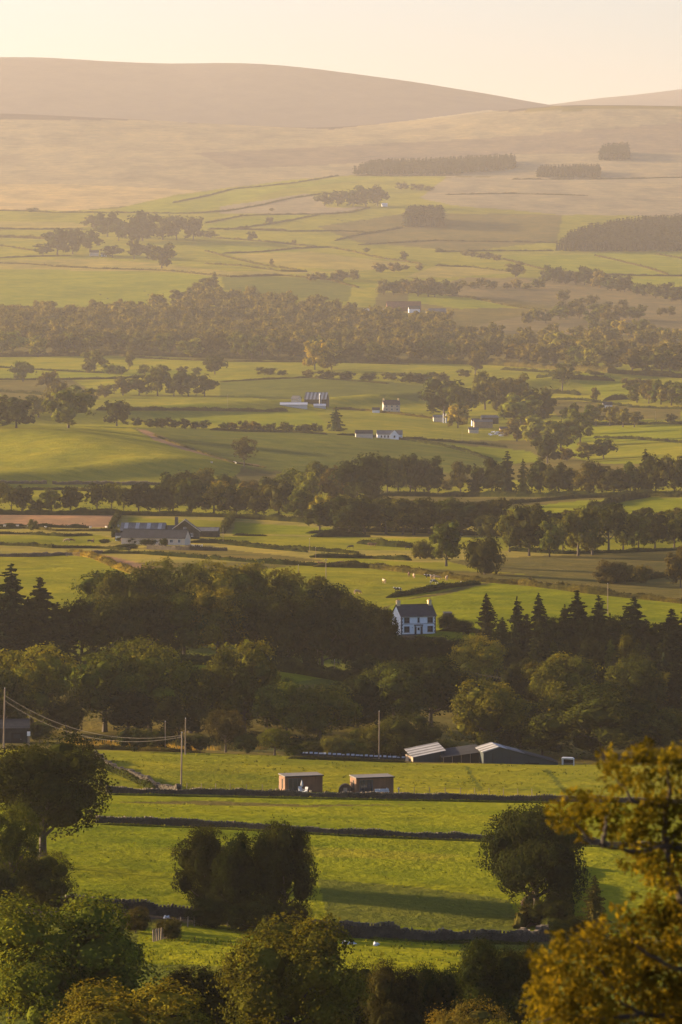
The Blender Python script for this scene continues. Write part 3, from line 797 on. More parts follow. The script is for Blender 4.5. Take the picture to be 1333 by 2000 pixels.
# ------------------------------------------------------------------ the wooded belt behind the barns and cabins
g = 'trees of the belt behind the barns'
for t in [
    ('round', 62, 1432, 172, 158, 'o', 'big rounded tree at the left edge behind the power pole'),
    ('round', 205, 1430, 158, 140, 'o', 'olive rounded tree right of the green gap behind the wires'),
    ('round', 292, 1432, 184, 150, 'o', 'tall rounded tree of the left belt with a lit double top'),
    ('open', 372, 1432, 130, 110, 'm', 'loose tree between the two tall rounded trees of the belt'),
    ('round', 476, 1430, 176, 142, 'o', 'round topped tree above the lit grass strip, left of the field gap'),
    ('round', 560, 1445, 120, 110, 'o', 'olive tree right of the round topped tree'),
    ('round', 626, 1450, 112, 120, 'o', 'low spreading olive tree under the thin power pole'),
    ('round', 700, 1440, 118, 120, 'd', 'dark spreading tree in the middle of the belt'),
    ('round', 770, 1425, 130, 130, 'm', 'dark tree below the white house, with gaps in its crown'),
    ('round', 842, 1420, 136, 130, 'd', 'darkest broad tree of the belt right below the white house'),
    ('bush', 795, 1482, 90, 120, 'm', 'low dense bush left of the striped sheds'),
    ('bush', 725, 1478, 60, 90, 'm', 'dense bush behind the thin pole left of the sheds'),
    ('round', 952, 1474, 146, 140, 'o', 'pale olive tree standing behind the peaked shed'),
    ('round', 1015, 1476, 80, 80, 'd', 'dark low tree behind the long shed roof'),
    ('round', 932, 1345, 104, 92, 'g', 'golden tree at the edge of the conifers below the white house'),
    ('round', 1112, 1408, 128, 124, 'o', 'rounded green tree in front of the conifers beside the lit clearing'),
    ('round', 1178, 1484, 145, 220, 'm', 'very broad dark green tree right of the sheds'),
    ('round', 1246, 1400, 118, 110, 'm', 'green tree behind the very broad tree'),
    ('round', 1302, 1484, 100, 100, 'm', 'green tree at the right edge above the golden leaves'),
    ('round', 1265, 1484, 90, 80, 'd', 'dark small tree right of the very broad tree'),
    ('bush', 1338, 1480, 90, 80, 'y', 'golden bush at the right edge behind the golden leaves'),
    ('bush', 262, 1468, 46, 60, 'd', 'dark bush at the left end of the lit grass strip'),
    ('bush', 305, 1467, 44, 60, 'd', 'dark bush left of the tall power pole'),
    ('bush', 385, 1470, 36, 50, 'd', 'small dark bush right of the tall power pole'),
    ('open', 441, 1470, 84, 66, 'b', 'thin small tree with bare stem on the lit grass strip'),
    ('bush', 482, 1472, 38, 44, 'm', 'small bush between the thin tree and the thorn tree'),
    ('open', 537, 1476, 54, 62, 'm', 'squat thorn tree at the edge of the lit grass strip'),
    ('bush', 576, 1478, 24, 40, 'm', 'tiny bush right of the squat thorn tree'),
    ('bush', 607, 1476, 28, 44, 'm', 'tiny bush left of the golden bush'),
    ('bush', 653, 1478, 42, 50, 'g', 'golden bush behind the white topped barrier'),
    ('bush', 690, 1480, 34, 50, 'o', 'green bush behind the white topped barrier'),
    ('bush', 838, 1478, 36, 50, 'g', 'golden bush behind the left striped shed'),
    ('bush', 872, 1478, 34, 46, 'o', 'olive bush behind the dark lean-to roof'),
    ('bush', 78, 1450, 40, 44, 'm', 'bush beside the dark blue shed at the left'),
    ('round', 130, 1440, 80, 70, 'd', 'dark tree behind the bush beside the dark blue shed'),
    ('round', 0, 1440, 130, 110, 'm', 'tree at the left edge behind the power pole, cut by the frame'),
    ('round', 640, 1420, 80, 100, 'm', 'tree behind the low spreading olive tree'),
    ('round', 520, 1420, 100, 90, 'd', 'dark tree behind the olive tree of the belt'),
    ('round', 425, 1425, 110, 90, 'd', 'dark tree behind the loose tree of the belt'),
    ('round', 250, 1440, 90, 100, 'd', 'dark low tree in front of the tall rounded tree'),
    ('round', 350, 1450, 90, 90, 'd', 'dark low tree right of the tall rounded tree'),
    ('round', 895, 1400, 90, 80, 'd', 'dark tree between the darkest broad tree and the olive tree'),
    ('round', 1060, 1478, 70, 90, 'm', 'low tree behind the right end of the long shed roof'),
]:
    tree(*t[:6], label=t[6], group=g)

# big copse left of the white house
its = [('round', 205, 1262, 148, 130, 'm'), ('round', 262, 1268, 160, 120, 'm'), ('round', 335, 1258, 165, 130, 'o'), ('round', 400, 1262, 166, 120, 'g'),
       ('round', 470, 1262, 160, 120, 'o'), ('round', 530, 1262, 150, 110, 'o'), ('round', 590, 1262, 142, 110, 'o'), ('round', 645, 1262, 122, 100, 'd'),
       ('round', 700, 1300, 134, 90, 'd'), ('round', 738, 1304, 122, 70, 'm')]
cluster('at the back of the big dark copse', its, 'trees of the big dark copse')
its = [('round', 160, 1290, 120, 100, 'd'), ('round', 220, 1292, 130, 110, 'd'), ('round', 290, 1290, 130, 110, 'd'), ('round', 360, 1288, 130, 110, 'm'),
       ('round', 425, 1290, 140, 110, 'g'), ('round', 500, 1296, 140, 110, 'd'), ('round', 565, 1308, 145, 110, 'd'), ('round', 630, 1320, 150, 110, 'd'),
       ('round', 690, 1325, 140, 100, 'd'), ('round', 742, 1318, 132, 80, 'd'), ('round', 775, 1330, 90, 70, 'd'), ('round', 720, 1340, 60, 80, 'd')]
cluster('along the front of the big dark copse', its, 'trees of the big dark copse')
cluster('of the tall pointed conifers at the left edge', [('spruce', -22, 1300, 180, 120, 's'), ('spruce', 22, 1295, 192, 128, 's'), ('spruce', 54, 1298, 130, 100, 's'), ('spruce', 78, 1292, 164, 118, 's'), ('spruce', 112, 1296, 120, 90, 's')],
        'conifers at the left edge of the copse', 'one')
tree('bush', 840, 1290, 50, 90, 'd', 'dark low bush on the shaded bank below the white house')
tree('bush', 900, 1300, 55, 80, 'd', 'dark low bush right of the bank below the white house')
tree('bush', 875, 1232, 34, 34, 'd', 'dark garden bush at the right end of the white house')
tree('bush', 905, 1240, 30, 40, 'd', 'second dark garden bush right of the white house')
tree('bush', 764, 1254, 22, 22, 'd', 'dark bush against the left gable of the white house')
tree('bush', 775, 1300, 60, 60, 'd', 'bush on the shaded slope under the left gable of the white house')
tree('bush', 830, 1330, 50, 80, 'd', 'bush on the shaded slope under the white house door')
# conifer wood at the right
its = [('spruce', 950, 1262, 94, 40, 's'), ('spruce', 982, 1272, 60, 40, 'd'), ('spruce', 1010, 1290, 112, 46, 's'), ('spruce', 1030, 1292, 84, 44, 's'), ('spruce', 1052, 1290, 120, 44, 's'),
       ('round', 1082, 1290, 84, 56, 'd'), ('spruce', 1104, 1292, 100, 42, 's'), ('spruce', 1128, 1290, 124, 62, 's'), ('tall', 1150, 1296, 92, 50, 'd'), ('spruce', 1170, 1294, 118, 58, 's'), ('spruce', 1192, 1300, 92, 46, 's'),
       ('round', 1214, 1298, 94, 60, 'd'), ('spruce', 1240, 1298, 120, 74, 's'), ('spruce', 1262, 1300, 82, 52, 's'), ('round', 1288, 1300, 84, 60, 'd'), ('spruce', 1312, 1302, 102, 70, 's'), ('spruce', 1345, 1302, 112, 70, 's')]
its = [(k, x, y, h * (1.10 if k == 'spruce' else 1), w * (1.4 if k == 'spruce' else 1), t) for k, x, y, h, w, t in its]
cluster('along the top of the conifer wood right of the white house', its, 'conifers of the right hand wood', 'conifer')
its = along([(965, 1325), (1340, 1345)], 19, 66, 122, ['spruce', 'spruce', 'spruce', 'round'], ['s', 'd', 'm'], 5, (.5, .7), .4, 8)
cluster('in the middle row of the conifer wood', its, 'conifers of the right hand wood', 'tree')
its = along([(985, 1385), (1340, 1395)], 12, 70, 110, ['spruce', 'round', 'spruce'], ['s', 'd', 'm'], 6, (.6, .9), .35, 8)
cluster('in the front row of the conifer wood', its, 'conifers of the right hand wood', 'tree')

# ------------------------------------------------------------------ pasture trees
tree('tall', 872, 1106, 84, 52, 'm', 'tall oval tree standing alone in the cattle pasture', var=0)
tree('bush', 822, 1092, 36, 32, 'm', 'small oval tree left of the tall oval tree')
tree('bush', 850, 1093, 24, 26, 'b', 'little shrub between the small and the tall oval trees')
tree('bush', 947, 1122, 74, 64, 'd', 'dark round tree on the hedge right of the tall oval tree', var=0)
tree('bush', 65, 1037, 22, 18, 'm', 'tiny round tree on the field edge below the bare brown field')
cluster('of the bush group at the right end of the pasture hedge', [('bush', 1190, 1140, 44, 50, 'b'), ('bush', 1222, 1140, 40, 46, 'b'), ('bush', 1256, 1138, 34, 36, 'b'), ('round', 1330, 1148, 74, 46, 'b')],
        'bushes at the end of the pasture hedge', 'bush')
its = [('round', 952, 1058, 52, 44, 'b'), ('round', 996, 1078, 78, 46, 'o'), ('round', 1034, 1086, 96, 70, 'd'), ('round', 1074, 1088, 66, 44, 'o'), ('round', 1100, 1078, 70, 50, 'm'),
       ('round', 1130, 1086, 92, 66, 'm'), ('tall', 1158, 1084, 84, 46, 'm'), ('open', 1190, 1080, 92, 62, 'd'), ('tall', 1218, 1076, 74, 40, 'm'), ('round', 1248, 1074, 66, 44, 'm'),
       ('round', 1280, 1072, 72, 50, 'd'), ('round', 1318, 1070, 68, 50, 'm'), ('round', 1350, 1070, 70, 50, 'd')]
cluster('in the tall row above the cattle pasture', its, 'tall row above the cattle pasture')
its = along([(610, 1040), (985, 1046)], 12, 52, 70, ['round', 'round', 'tall'], ['m', 'd', 'b', 'd'], 9, (.9, 1.2), .25, 2)
cluster('in the shaded belt left of the tall row', its, 'shaded belt below the middle fields')
its = along([(940, 1040), (1340, 1042)], 11, 40, 56, ['round', 'tall'], ['d', 'b'], 19, (.75, 1.0), .25, 2)
cluster('behind the tall row above the cattle pasture', its, 'trees behind the tall row')
# belt behind the slate roofed farm
its = [('open', -4, 1002, 60, 46, 'm'), ('open', 22, 1003, 50, 36, 'm'), ('tall', 44, 1003, 52, 30, 'd'), ('round', 70, 1003, 26, 26, 'd'), ('tall', 101, 1003, 46, 34, 'm'), ('tall', 138, 1003, 50, 34, 'd'),
       ('open', 190, 1003, 58, 40, 'd'), ('open', 218, 1003, 56, 36, 'm'), ('open', 242, 1004, 52, 24, 'm'), ('tall', 271, 1004, 58, 46, 'd'),
       ('round', 312, 1004, 56, 50, 'd'), ('round', 338, 1004, 76, 52, 'd'), ('round', 374, 1006, 70, 52, 'm'), ('round', 418, 1006, 62, 56, 'g'), ('round', 462, 1008, 56, 50, 'd'),
       ('round', 500, 1010, 58, 50, 'd'), ('round', 545, 1012, 68, 56, 'b'), ('round', 590, 1016, 56, 50, 'm'), ('round', 634, 1024, 54, 44, 'o'), ('round', 668, 1030, 60, 50, 'm')]
cluster('in the belt behind the slate roofed farm', its, 'belt behind the slate roofed farm')
its = [('round', 360, 985, 62, 50, 'd'), ('round', 392, 978, 60, 50, 'm'), ('round', 440, 975, 48, 46, 'm'), ('round', 486, 980, 40, 40, 'b'), ('round', 530, 985, 52, 46, 'm'), ('round', 570, 985, 66, 54, 'o'),
       ('tall', 620, 975, 70, 34, 'm'), ('round', 602, 990, 66, 44, 'o'), ('round', 655, 990, 76, 50, 'b'), ('round', 698, 992, 100, 84, 'd'), ('tall', 732, 982, 80, 34, 'd')]
cluster('in the rear rank behind the slate roofed farm', its, 'belt behind the slate roofed farm')
its = [('tall', 757, 966, 72, 34, 'd'), ('tall', 778, 967, 74, 32, 'm'), ('tall', 802, 967, 76, 36, 'd'), ('round', 838, 968, 72, 52, 'd'), ('tall', 812, 966, 62, 36, 'm'),
       ('bush', 872, 958, 22, 24, 'b'), ('tall', 900, 966, 62, 34, 'b'), ('spruce', 928, 968, 60, 30, 's'), ('round', 962, 968, 70, 54, 'd'), ('spruce', 992, 968, 82, 40, 's'),
       ('spruce', 1022, 968, 68, 30, 's'), ('round', 1056, 968, 66, 44, 'd'), ('round', 1092, 968, 60, 46, 'd'), ('tall', 1118, 966, 50, 28, 'm'), ('round', 1160, 968, 64, 56, 'b'), ('round', 1200, 968, 52, 46, 'b'),
       ('round', 1232, 966, 60, 46, 'm'), ('spruce', 1262, 966, 84, 38, 's'), ('round', 1282, 966, 76, 44, 'd'), ('round', 1318, 966, 74, 50, 'b'), ('round', 1350, 966, 70, 50, 'd')]
cluster('in the belt below the scrap covered farmyard', its, 'belt below the farmyard')
# wood round the farmyard with the open shed
its = [('round', 868, 812, 66, 80, 'd'), ('round', 905, 818, 60, 50, 'd'), ('round', 948, 800, 68, 54, 'm'), ('round', 985, 812, 66, 56, 'b'), ('round', 1018, 835, 62, 70, 'm'), ('round', 1012, 790, 56, 40, 'm'),
       ('round', 1052, 828, 66, 60, 'd'), ('round', 930, 790, 40, 44, 'd')]
cluster('in the wood behind the open shed', its, 'wood behind the open shed')
its = [('round', 895, 836, 42, 42, 'g'), ('round', 1045, 868, 52, 54, 'o'), ('round', 1010, 862, 40, 46, 'b'), ('round', 1096, 876, 58, 60, 'm'), ('round', 1070, 905, 52, 50, 'd'), ('round', 1060, 868, 26, 30, 'm'), ('tall', 1134, 868, 64, 40, 'm'),
       ('round', 1118, 850, 56, 40, 'd'), ('round', 1180, 896, 36, 40, 'd'), ('round', 1150, 898, 32, 36, 'b'), ('bush', 1108, 900, 24, 36, 'b'), ('tall', 1165, 832, 40, 30, 'm'),
       ('tall', 1192, 832, 36, 30, 'm'), ('tall', 1218, 834, 34, 34, 'm'), ('tall', 1240, 834, 28, 26, 'b'), ('bush', 1312, 826, 18, 20, 'd')]
cluster('right of the scrap covered farmyard', its, 'trees right of the farmyard')
its = [('round', 1245, 786, 34, 36, 'b'), ('round', 1268, 788, 40, 34, 'b'), ('round', 1292, 790, 44, 40, 'm'), ('round', 1312, 792, 40, 40, 'b'), ('round', 1335, 792, 46, 40, 'm'), ('bush', 1230, 760, 20, 30, 'b'), ('bush', 1258, 758, 18, 30, 'b')]
cluster('in the clump at the right edge above the striped fields', its, 'clump above the striped fields')
# left and middle distance
its = [('round', -2, 834, 56, 60, 'd'), ('round', 32, 836, 56, 70, 'd'), ('round', 75, 815, 40, 40, 'm'), ('round', 100, 812, 46, 40, 'b'), ('round', 134, 836, 70, 78, 'm'), ('round', 112, 800, 50, 44, 'b'),
       ('round', 160, 800, 44, 46, 'm'), ('round', 228, 832, 46, 50, 'd'), ('bush', 165, 790, 26, 30, 'd'), ('bush', 205, 776, 24, 34, 'b')]
cluster('of the group on the crest above the smooth green hill', its, 'trees above the smooth green hill')
its = [('round', 240, 772, 34, 36, 'b'), ('round', 272, 772, 38, 36, 'd'), ('round', 308, 773, 52, 44, 'm'), ('round', 340, 774, 40, 36, 'd'), ('round', 368, 774, 46, 38, 'd'), ('round', 400, 774, 40, 40, 'd')]
cluster('in the dense copse left of the dark ridge field', its, 'copse left of the dark ridge field')
for t in [('round', 45, 745, 36, 42, 'm', 'round tree on the hedge at the left edge above the crest group'),
          ('round', 96, 768, 40, 36, 'b', 'round tree right of the hedge tree at the left edge'),
          ('round', 184, 726, 40, 38, 'm', 'broad round tree on the pale strip left of the dark copse'),
          ('tall', 252, 722, 36, 16, 'b', 'slim pointed tree between the broad round tree and the copse'),
          ('round', 420, 731, 34, 38, 'd', 'round tree just right of the dense copse'),
          ('round', 615, 722, 52, 46, 'g', 'golden round tree in front of the long valley wood'),
          ('round', 648, 722, 34, 34, 'b', 'lower tree touching the golden round tree'),
          ('tall', 929, 730, 42, 28, 'b', 'slim tree in front of the valley wood on the right'),
          ('open', 1099, 764, 50, 44, 'b', 'pale open crowned tree left of the sunlit hillock'),
          ('open', 477, 911, 54, 38, 'b', 'pale lone tree on the track below the dark field'),
          ('spruce', 657, 842, 44, 38, 'd', 'dark leaning fir beside the dirt track left of the white cottage'),
          ('tall', 617, 958, 54, 30, 'm', 'slim tree behind the belt under the dark sloping field'),
          ('tall', 1163, 785, 26, 16, 'b', 'thin young tree below the sunlit hillock')]:
    tree(*t[:6], label=t[6])
cluster('in the row of hedge bushes above the dark ridge field', [('bush', 518, 732, 14, 34, 'd'), ('bush', 552, 733, 10, 20, 'd'), ('bush', 600, 737, 14, 26, 'b'), ('bush', 640, 740, 16, 40, 'd'), ('bush', 680, 742, 16, 34, 'd'), ('bush', 722, 744, 16, 34, 'd'),
        ('bush', 760, 742, 14, 30, 'b'), ('bush', 800, 748, 20, 40, 'd'), ('bush', 828, 750, 22, 40, 'd'), ('bush', 860, 748, 20, 34, 'b'), ('bush', 905, 736, 14, 26, 'b')], 'hedge bushes above the dark ridge field', 'bush')
its = along([(262, 833), (408, 838)], 8, 14, 20, ['bush'], ['d', 'b', 'd'], 31, (1.2, 1.6), .2, 1) + along([(434, 840), (630, 846)], 11, 12, 20, ['bush'], ['d', 'b', 'm'], 32, (1.1, 1.6), .25, 1)
cluster('in the bush row along the top of the dark sloping field', its, 'bush row above the dark sloping field', 'bush')
its = along([(150, 726), (400, 732)], 7, 12, 20, ['bush'], ['b', 'm'], 33, (1.1, 1.6), .3, 4)
cluster('of the low bushes on the pale strip left of the wood', its, 'low bushes on the pale strip', 'one')

# ------------------------------------------------------------------ long valley wood
def interp_line(pts, x): return float(np.interp(x, [p[0] for p in pts], [p[1] for p in pts]))
wrows = [('front edge', [(-10, 694), (250, 690), (600, 702), (960, 708), (1333, 735)], 44, 34, 46),
         ('second rank', [(-10, 674), (600, 684), (960, 688), (1333, 706)], 38, 34, 44),
         ('third rank', [(-10, 655), (600, 662), (960, 668), (1333, 684)], 36, 32, 42),
         ('fourth rank', [(-10, 638), (300, 634), (600, 636), (880, 645)], 24, 32, 42)]
mass_items = []
for q, (nm, line, n, h0, h1) in enumerate(wrows):
    its = along(line, n, h0, h1, ['round', 'round', 'tall', 'bush'], ['b', 'm', 'o', 'b', 'm', 'b'], 50 + q, (.9, 1.25), .4, 4)
    its = sorted(its, key=lambda t: t[1])
    if q:
        mass_items += its; continue
    for a, b, sec in [(0, 445, 'left third'), (445, 890, 'middle third'), (890, 1400, 'right third')]:
        sub = [t for t in its if (a if a else -99) <= t[1] < b]
        for i, t in enumerate(sub):
            tree(*t, label=ordn(i, len(sub), 'tree') + ' in the ' + sec + ' of the long valley wood front', group='trees of the long valley wood')
its = along([(395, 600), (640, 606)], 9, 26, 36, ['round'], ['b', 'm', 'g'], 61, (.9, 1.2), .3, 6) + along([(0, 628), (380, 612)], 10, 22, 30, ['round', 'bush'], ['b', 'm'], 62, (.9, 1.2), .3, 4)
mass_items += its
rr_ = random.Random(5)
wpoly = [(-20, 625), (150, 612), (330, 608), (400, 588), (470, 592), (640, 604), (720, 622), (900, 652), (960, 690), (600, 700), (250, 688), (-20, 690)]
while len(mass_items) < 460:
    x = rr_.uniform(-20, 960); y = rr_.uniform(585, 700)
    if inpoly(np.array([x]), np.array([y]), wpoly)[0]:
        h = rr_.uniform(20, 36); mass_items.append((rr_.choice(['round', 'tall', 'round']), x, y, h, h * rr_.uniform(.8, 1.1), 'b'))
def mass(name, label, cat, items, mat, tint, lod='v'):
    rr = random.Random(8); Vs = []; Fs = []; off = 0; O = None; cache = {}
    for (kind, px, py, hpx, wpx, _t) in items:
        vi = rr.randrange(len(MESH[lod, kind])); me, _, w = MESH[lod, kind][vi]
        if (kind, vi) not in cache:
            v = np.empty(len(me.vertices) * 3, np.float32); me.vertices.foreach_get('co', v)
            q4 = [list(p.vertices) for p in me.polygons if len(p.vertices) == 4]; q3 = [list(p.vertices) for p in me.polygons if len(p.vertices) == 3]
            cache[kind, vi] = (v.reshape(-1, 3), np.array(q4), np.array(q3))
        v, q4, q3 = cache[kind, vi]
        p = np.array(at(px, py)); s = F / p[1]
        if O is None: O = p
        a = rr.uniform(0, 6.28); ca, sa = math.cos(a), math.sin(a); sx = wpx / s / w; sz = hpx / s / 10
        vv = np.stack([(v[:, 0] * ca - v[:, 1] * sa) * sx, (v[:, 0] * sa + v[:, 1] * ca) * sx, v[:, 2] * sz], 1) + p - O
        Vs.append(vv); Fs.append((q4 + off, q3 + off)); off += len(v)
    f4 = np.concatenate([f[0] for f in Fs if len(f[0])]); f3 = [f[1] for f in Fs if len(f[1])]
    me = mesh_np(name, np.concatenate(Vs), [f4] + ([np.concatenate(f3)] if f3 else []), mat)
    o = link(bpy.data.objects.new(name, me)); o.location = O; o.color = (*TINT[tint], 1)
    tag(o, label, cat, kind='stuff')
mass('woodland', 'deep interior of the long valley wood, packed crowns tinted gold as if sunlit', 'woodland', mass_items, M_leaf, 'w')  # golden tint puts sunlight on the crowns into the leaf colour
cluster('in the spur climbing from the valley wood to the walls', [('round', 352, 598, 30, 34, 'b'), ('round', 372, 590, 28, 30, 'm'), ('round', 388, 582, 28, 28, 'b'), ('tall', 402, 572, 28, 24, 'b'), ('spruce', 420, 562, 30, 18, 'd'), ('round', 412, 568, 24, 22, 'b')],
        'spur above the valley wood')
its = along([(1080, 700), (1340, 722)], 10, 38, 48, ['round'], ['b', 'o', 'm'], 63, (.9, 1.15), .3, 5)
cluster('at the right end of the valley wood', its, 'golden topped trees of the valley wood', 'golden tree')
# ------------------------------------------------------------------ far slope trees
its = [('round', 182, 446, 24, 34, 'd'), ('round', 210, 462, 46, 50, 'd'), ('round', 232, 470, 36, 36, 'd'), ('round', 278, 470, 54, 54, 'd'), ('round', 318, 468, 42, 44, 'd'), ('round', 345, 468, 44, 44, 'd'), ('round', 378, 468, 42, 44, 'd'), ('round', 258, 474, 34, 40, 'd'), ('bush', 413, 464, 14, 28, 'd')]
cluster('in the upper rank of the dark copse on the far slope', its, 'dark copse on the far slope')
its = [('round', 84, 498, 22, 34, 'd'), ('round', 112, 498, 48, 48, 'd'), ('round', 142, 496, 46, 40, 'd'), ('round', 176, 488, 36, 36, 'd'), ('round', 220, 502, 22, 36, 'd'), ('tall', 262, 506, 34, 26, 'd'), ('round', 290, 506, 28, 30, 'd'), ('round', 316, 524, 46, 40, 'd')]
cluster('in the lower rank of the dark copse on the far slope', its, 'dark copse on the far slope')
its = [('round', 634, 402, 26, 32, 'd'), ('round', 660, 402, 28, 34, 'd'), ('round', 690, 403, 30, 34, 'd'), ('round', 715, 403, 38, 38, 'd'), ('round', 738, 402, 38, 36, 'd')]
cluster('in the copse beside the white dot of a far cottage', its, 'copse beside the far cottage')
its = [('bush', 785, 370, 14, 26, 'b'), ('bush', 815, 371, 12, 24, 'b'), ('bush', 840, 372, 9, 20, 'b')]
cluster('of the shrubs right of the far cottage copse', its, 'shrubs right of the far copse', 'one')
for t in [('round', 492, 470, 18, 18, 'd', 'lone round tree in the walled fields of the far slope'),
          ('round', 526, 437, 13, 14, 'd', 'lone small tree above the lone round tree on the far slope'),
          ('bush', 65, 414, 8, 20, 'd', 'low bush on the edge of the straw coloured moor at the left'),
          ('round', 1008, 541, 28, 30, 'b', 'broad lone tree left of the far green field on the right'),
          ('bush', 1156, 535, 9, 10, 'b', 'tiny bush on the wall below the far green field'),
          ('bush', 575, 476, 8, 10, 'b', 'tiny bush where two far walls meet'),
          ('bush', 718, 492, 8, 14, 'b', 'tiny bush on the curved far wall'),
          ('tall', 789, 510, 18, 14, 'b', 'small tree at the lower end of the curved far wall'),
          ('bush', 530, 412, 6, 10, 'b', 'speck of a bush on the level far wall'),
          ('bush', 857, 492, 8, 14, 'b', 'tiny bush above the far scrub belt'),
          ('tall', 530, 520, 14, 8, 'b', 'slim small tree on the hedge above the dull sloping field')]:
    tree(*t[:6], label=t[6])
its = along([(600, 548), (700, 548)], 5, 14, 20, ['bush'], ['b'], 71, (1.2, 1.6), .2, 2) + along([(740, 532), (830, 526)], 4, 10, 18, ['bush'], ['b'], 72, (1.2, 1.6)) + along([(745, 575), (890, 578)], 9, 22, 34, ['round', 'bush'], ['b', 'd'], 73, (.9, 1.3), .3, 3)
cluster('in the scrub between the walls and the far farmstead', its, 'scrub above the far farmstead', 'bush')
its = along([(890, 560), (1060, 562)], 8, 12, 20, ['bush'], ['b'], 74, (1.2, 1.7), .3, 4) + along([(1060, 548), (1340, 590)], 16, 20, 34, ['round', 'bush'], ['b', 'd'], 75, (.9, 1.3), .3, 4)
cluster('in the scrub belt below the far green field', its, 'scrub belt below the far green field', 'bush')
its = along([(1020, 625), (1260, 632)], 12, 20, 34, ['round', 'bush', 'tall'], ['b', 'm'], 76, (.9, 1.3), .3, 8) + along([(1150, 655), (1340, 670)], 8, 24, 34, ['round'], ['b', 'g', 'm'], 77, (.9, 1.2), .3, 6) + along([(1080, 590), (1330, 615)], 8, 14, 22, ['round', 'bush'], ['b'], 78, (.9, 1.3), .3, 6)
cluster('in the rough ground above the right end of the valley wood', its, 'scrub above the valley wood', 'bush')
its = along([(905, 500), (975, 508)], 5, 10, 14, ['bush'], ['b'], 79, (1.4, 1.8))
cluster('of the scrub left of the far green field', its, 'scrub left of the far green field', 'one')

# far plantations: masses of conifers that read as one
def plantation(name_label, poly, hpx, n, seed, tint='s', cat='plantation'):
    rng = np.random.default_rng(seed); parts = []
    base = make_spruce(seed, 10, 5.0, 4, 4, 1, 3.0)
    bV, bF = join(base[:1] + base[2:])
    xs = [p[0] for p in poly]; ys = [p[1] for p in poly]; k = 0; O = None
    Vs = []; Fs = [[] for _ in bF]; off = 0
    while k < n:
        x = rng.uniform(min(xs), max(xs)); y = rng.uniform(min(ys), max(ys))
        if not inpoly(np.array([x]), np.array([y]), poly)[0]: continue
        k += 1
        p = at(x, y); s = F / p.y; h = hpx / s * rng.uniform(.90, 1.04)
        if O is None: O = np.array(p)
        a = rng.uniform(0, 6.28); ca, sa = math.cos(a), math.sin(a)
        v = bV * [h / 8, h / 8, h / 10]
        v = np.stack([v[:, 0] * ca - v[:, 1] * sa, v[:, 0] * sa + v[:, 1] * ca, v[:, 2]], 1) + np.array(p) - O
        Vs.append(v)
        for q, f in enumerate(bF): Fs[q].append(f + off)
        off += len(v)
    me = mesh_np('conifer_plantation', np.concatenate(Vs), [np.concatenate(f) for f in Fs], M_needle)
    o = link(bpy.data.objects.new('conifer_plantation', me)); o.location = O; o.color = (*TINT[tint], 1)
    tag(o, name_label, 'woodland', kind='stuff')
plantation('long dark conifer plantation under the moor, widest of the far blocks', [(692, 338), (730, 326), (860, 322), (1006, 314), (1006, 330), (880, 341), (692, 341)], 19, 1100, 1)
plantation('small low conifer block right of the long plantation', [(1050, 341), (1060, 336), (1172, 334), (1172, 347), (1050, 347)], 17, 420, 2)
plantation('small square conifer block highest on the right moor', [(1172, 308), (1180, 300), (1228, 297), (1230, 313), (1172, 313)], 22, 240, 3)
plantation('large sloping conifer plantation at the right edge of the far slope', [(1088, 491), (1110, 470), (1150, 456), (1240, 440), (1420, 434), (1420, 492)], 22, 2000, 4)
plantation('square conifer block in the middle of the far slope', [(793, 440), (800, 428), (862, 428), (868, 444), (793, 444)], 32, 300, 5)

# pale bare trunk standing before the copse
p = at(620, 1318); sc = F / p.y
o = empty('bare_tree', p); tag(o, 'pale forked bare trunk standing at the front of the big dark copse', 'tree')
hh = 92 / sc
for nm, pts, r in (('trunk', [(0, 0, -.4), (.2, 0, hh * .35), (0, 0, hh * .6)], [.22, .17, .13]), ('limb', [(0, 0, hh * .6), (.9, 0, hh * .8), (1.5, .2, hh)], [.12, .08, .03]), ('limb', [(.05, 0, hh * .55), (-.8, 0, hh * .78), (-.7, 0, hh * .97)], [.10, .07, .03]), ('limb', [(.5, 0, hh * .7), (.2, 0, hh * .9), (.5, 0, hh * 1.08)], [.06, .05, .02])):
    v, f = tube(pts, r, 7); link(bpy.data.objects.new(nm, mesh_np(nm, v, f, M_deadwood)), o)
# ------------------------------------------------------------------ hedges, walls, fences
def resample(pts, step):
    """photo polyline -> ground points spaced step metres apart"""
    P = [at(*p) for p in pts]
    out = [Vector((P[0].x, P[0].y))]
    for a, b in zip(P[:-1], P[1:]):
        A = Vector((a.x, a.y)); B = Vector((b.x, b.y)); L = (B - A).length
        if L < 1e-6: continue
        # split in pixel space so that the line follows the traced row where the ground bends
        for t in np.linspace(0, 1, max(2, int(L / step) + 1))[1:]:
            out.append(A.lerp(B, float(t)))
    return out
def subdiv(pts, n=6):
    out = []
    for (x0, y0), (x1, y1) in zip(pts[:-1], pts[1:]):
        k = max(1, int(max(abs(x1 - x0) / 25, abs(y1 - y0) / 6)))
        for i in range(k): out.append((x0 + (x1 - x0) * i / k, y0 + (y1 - y0) * i / k))
    out.append(pts[-1]); return out

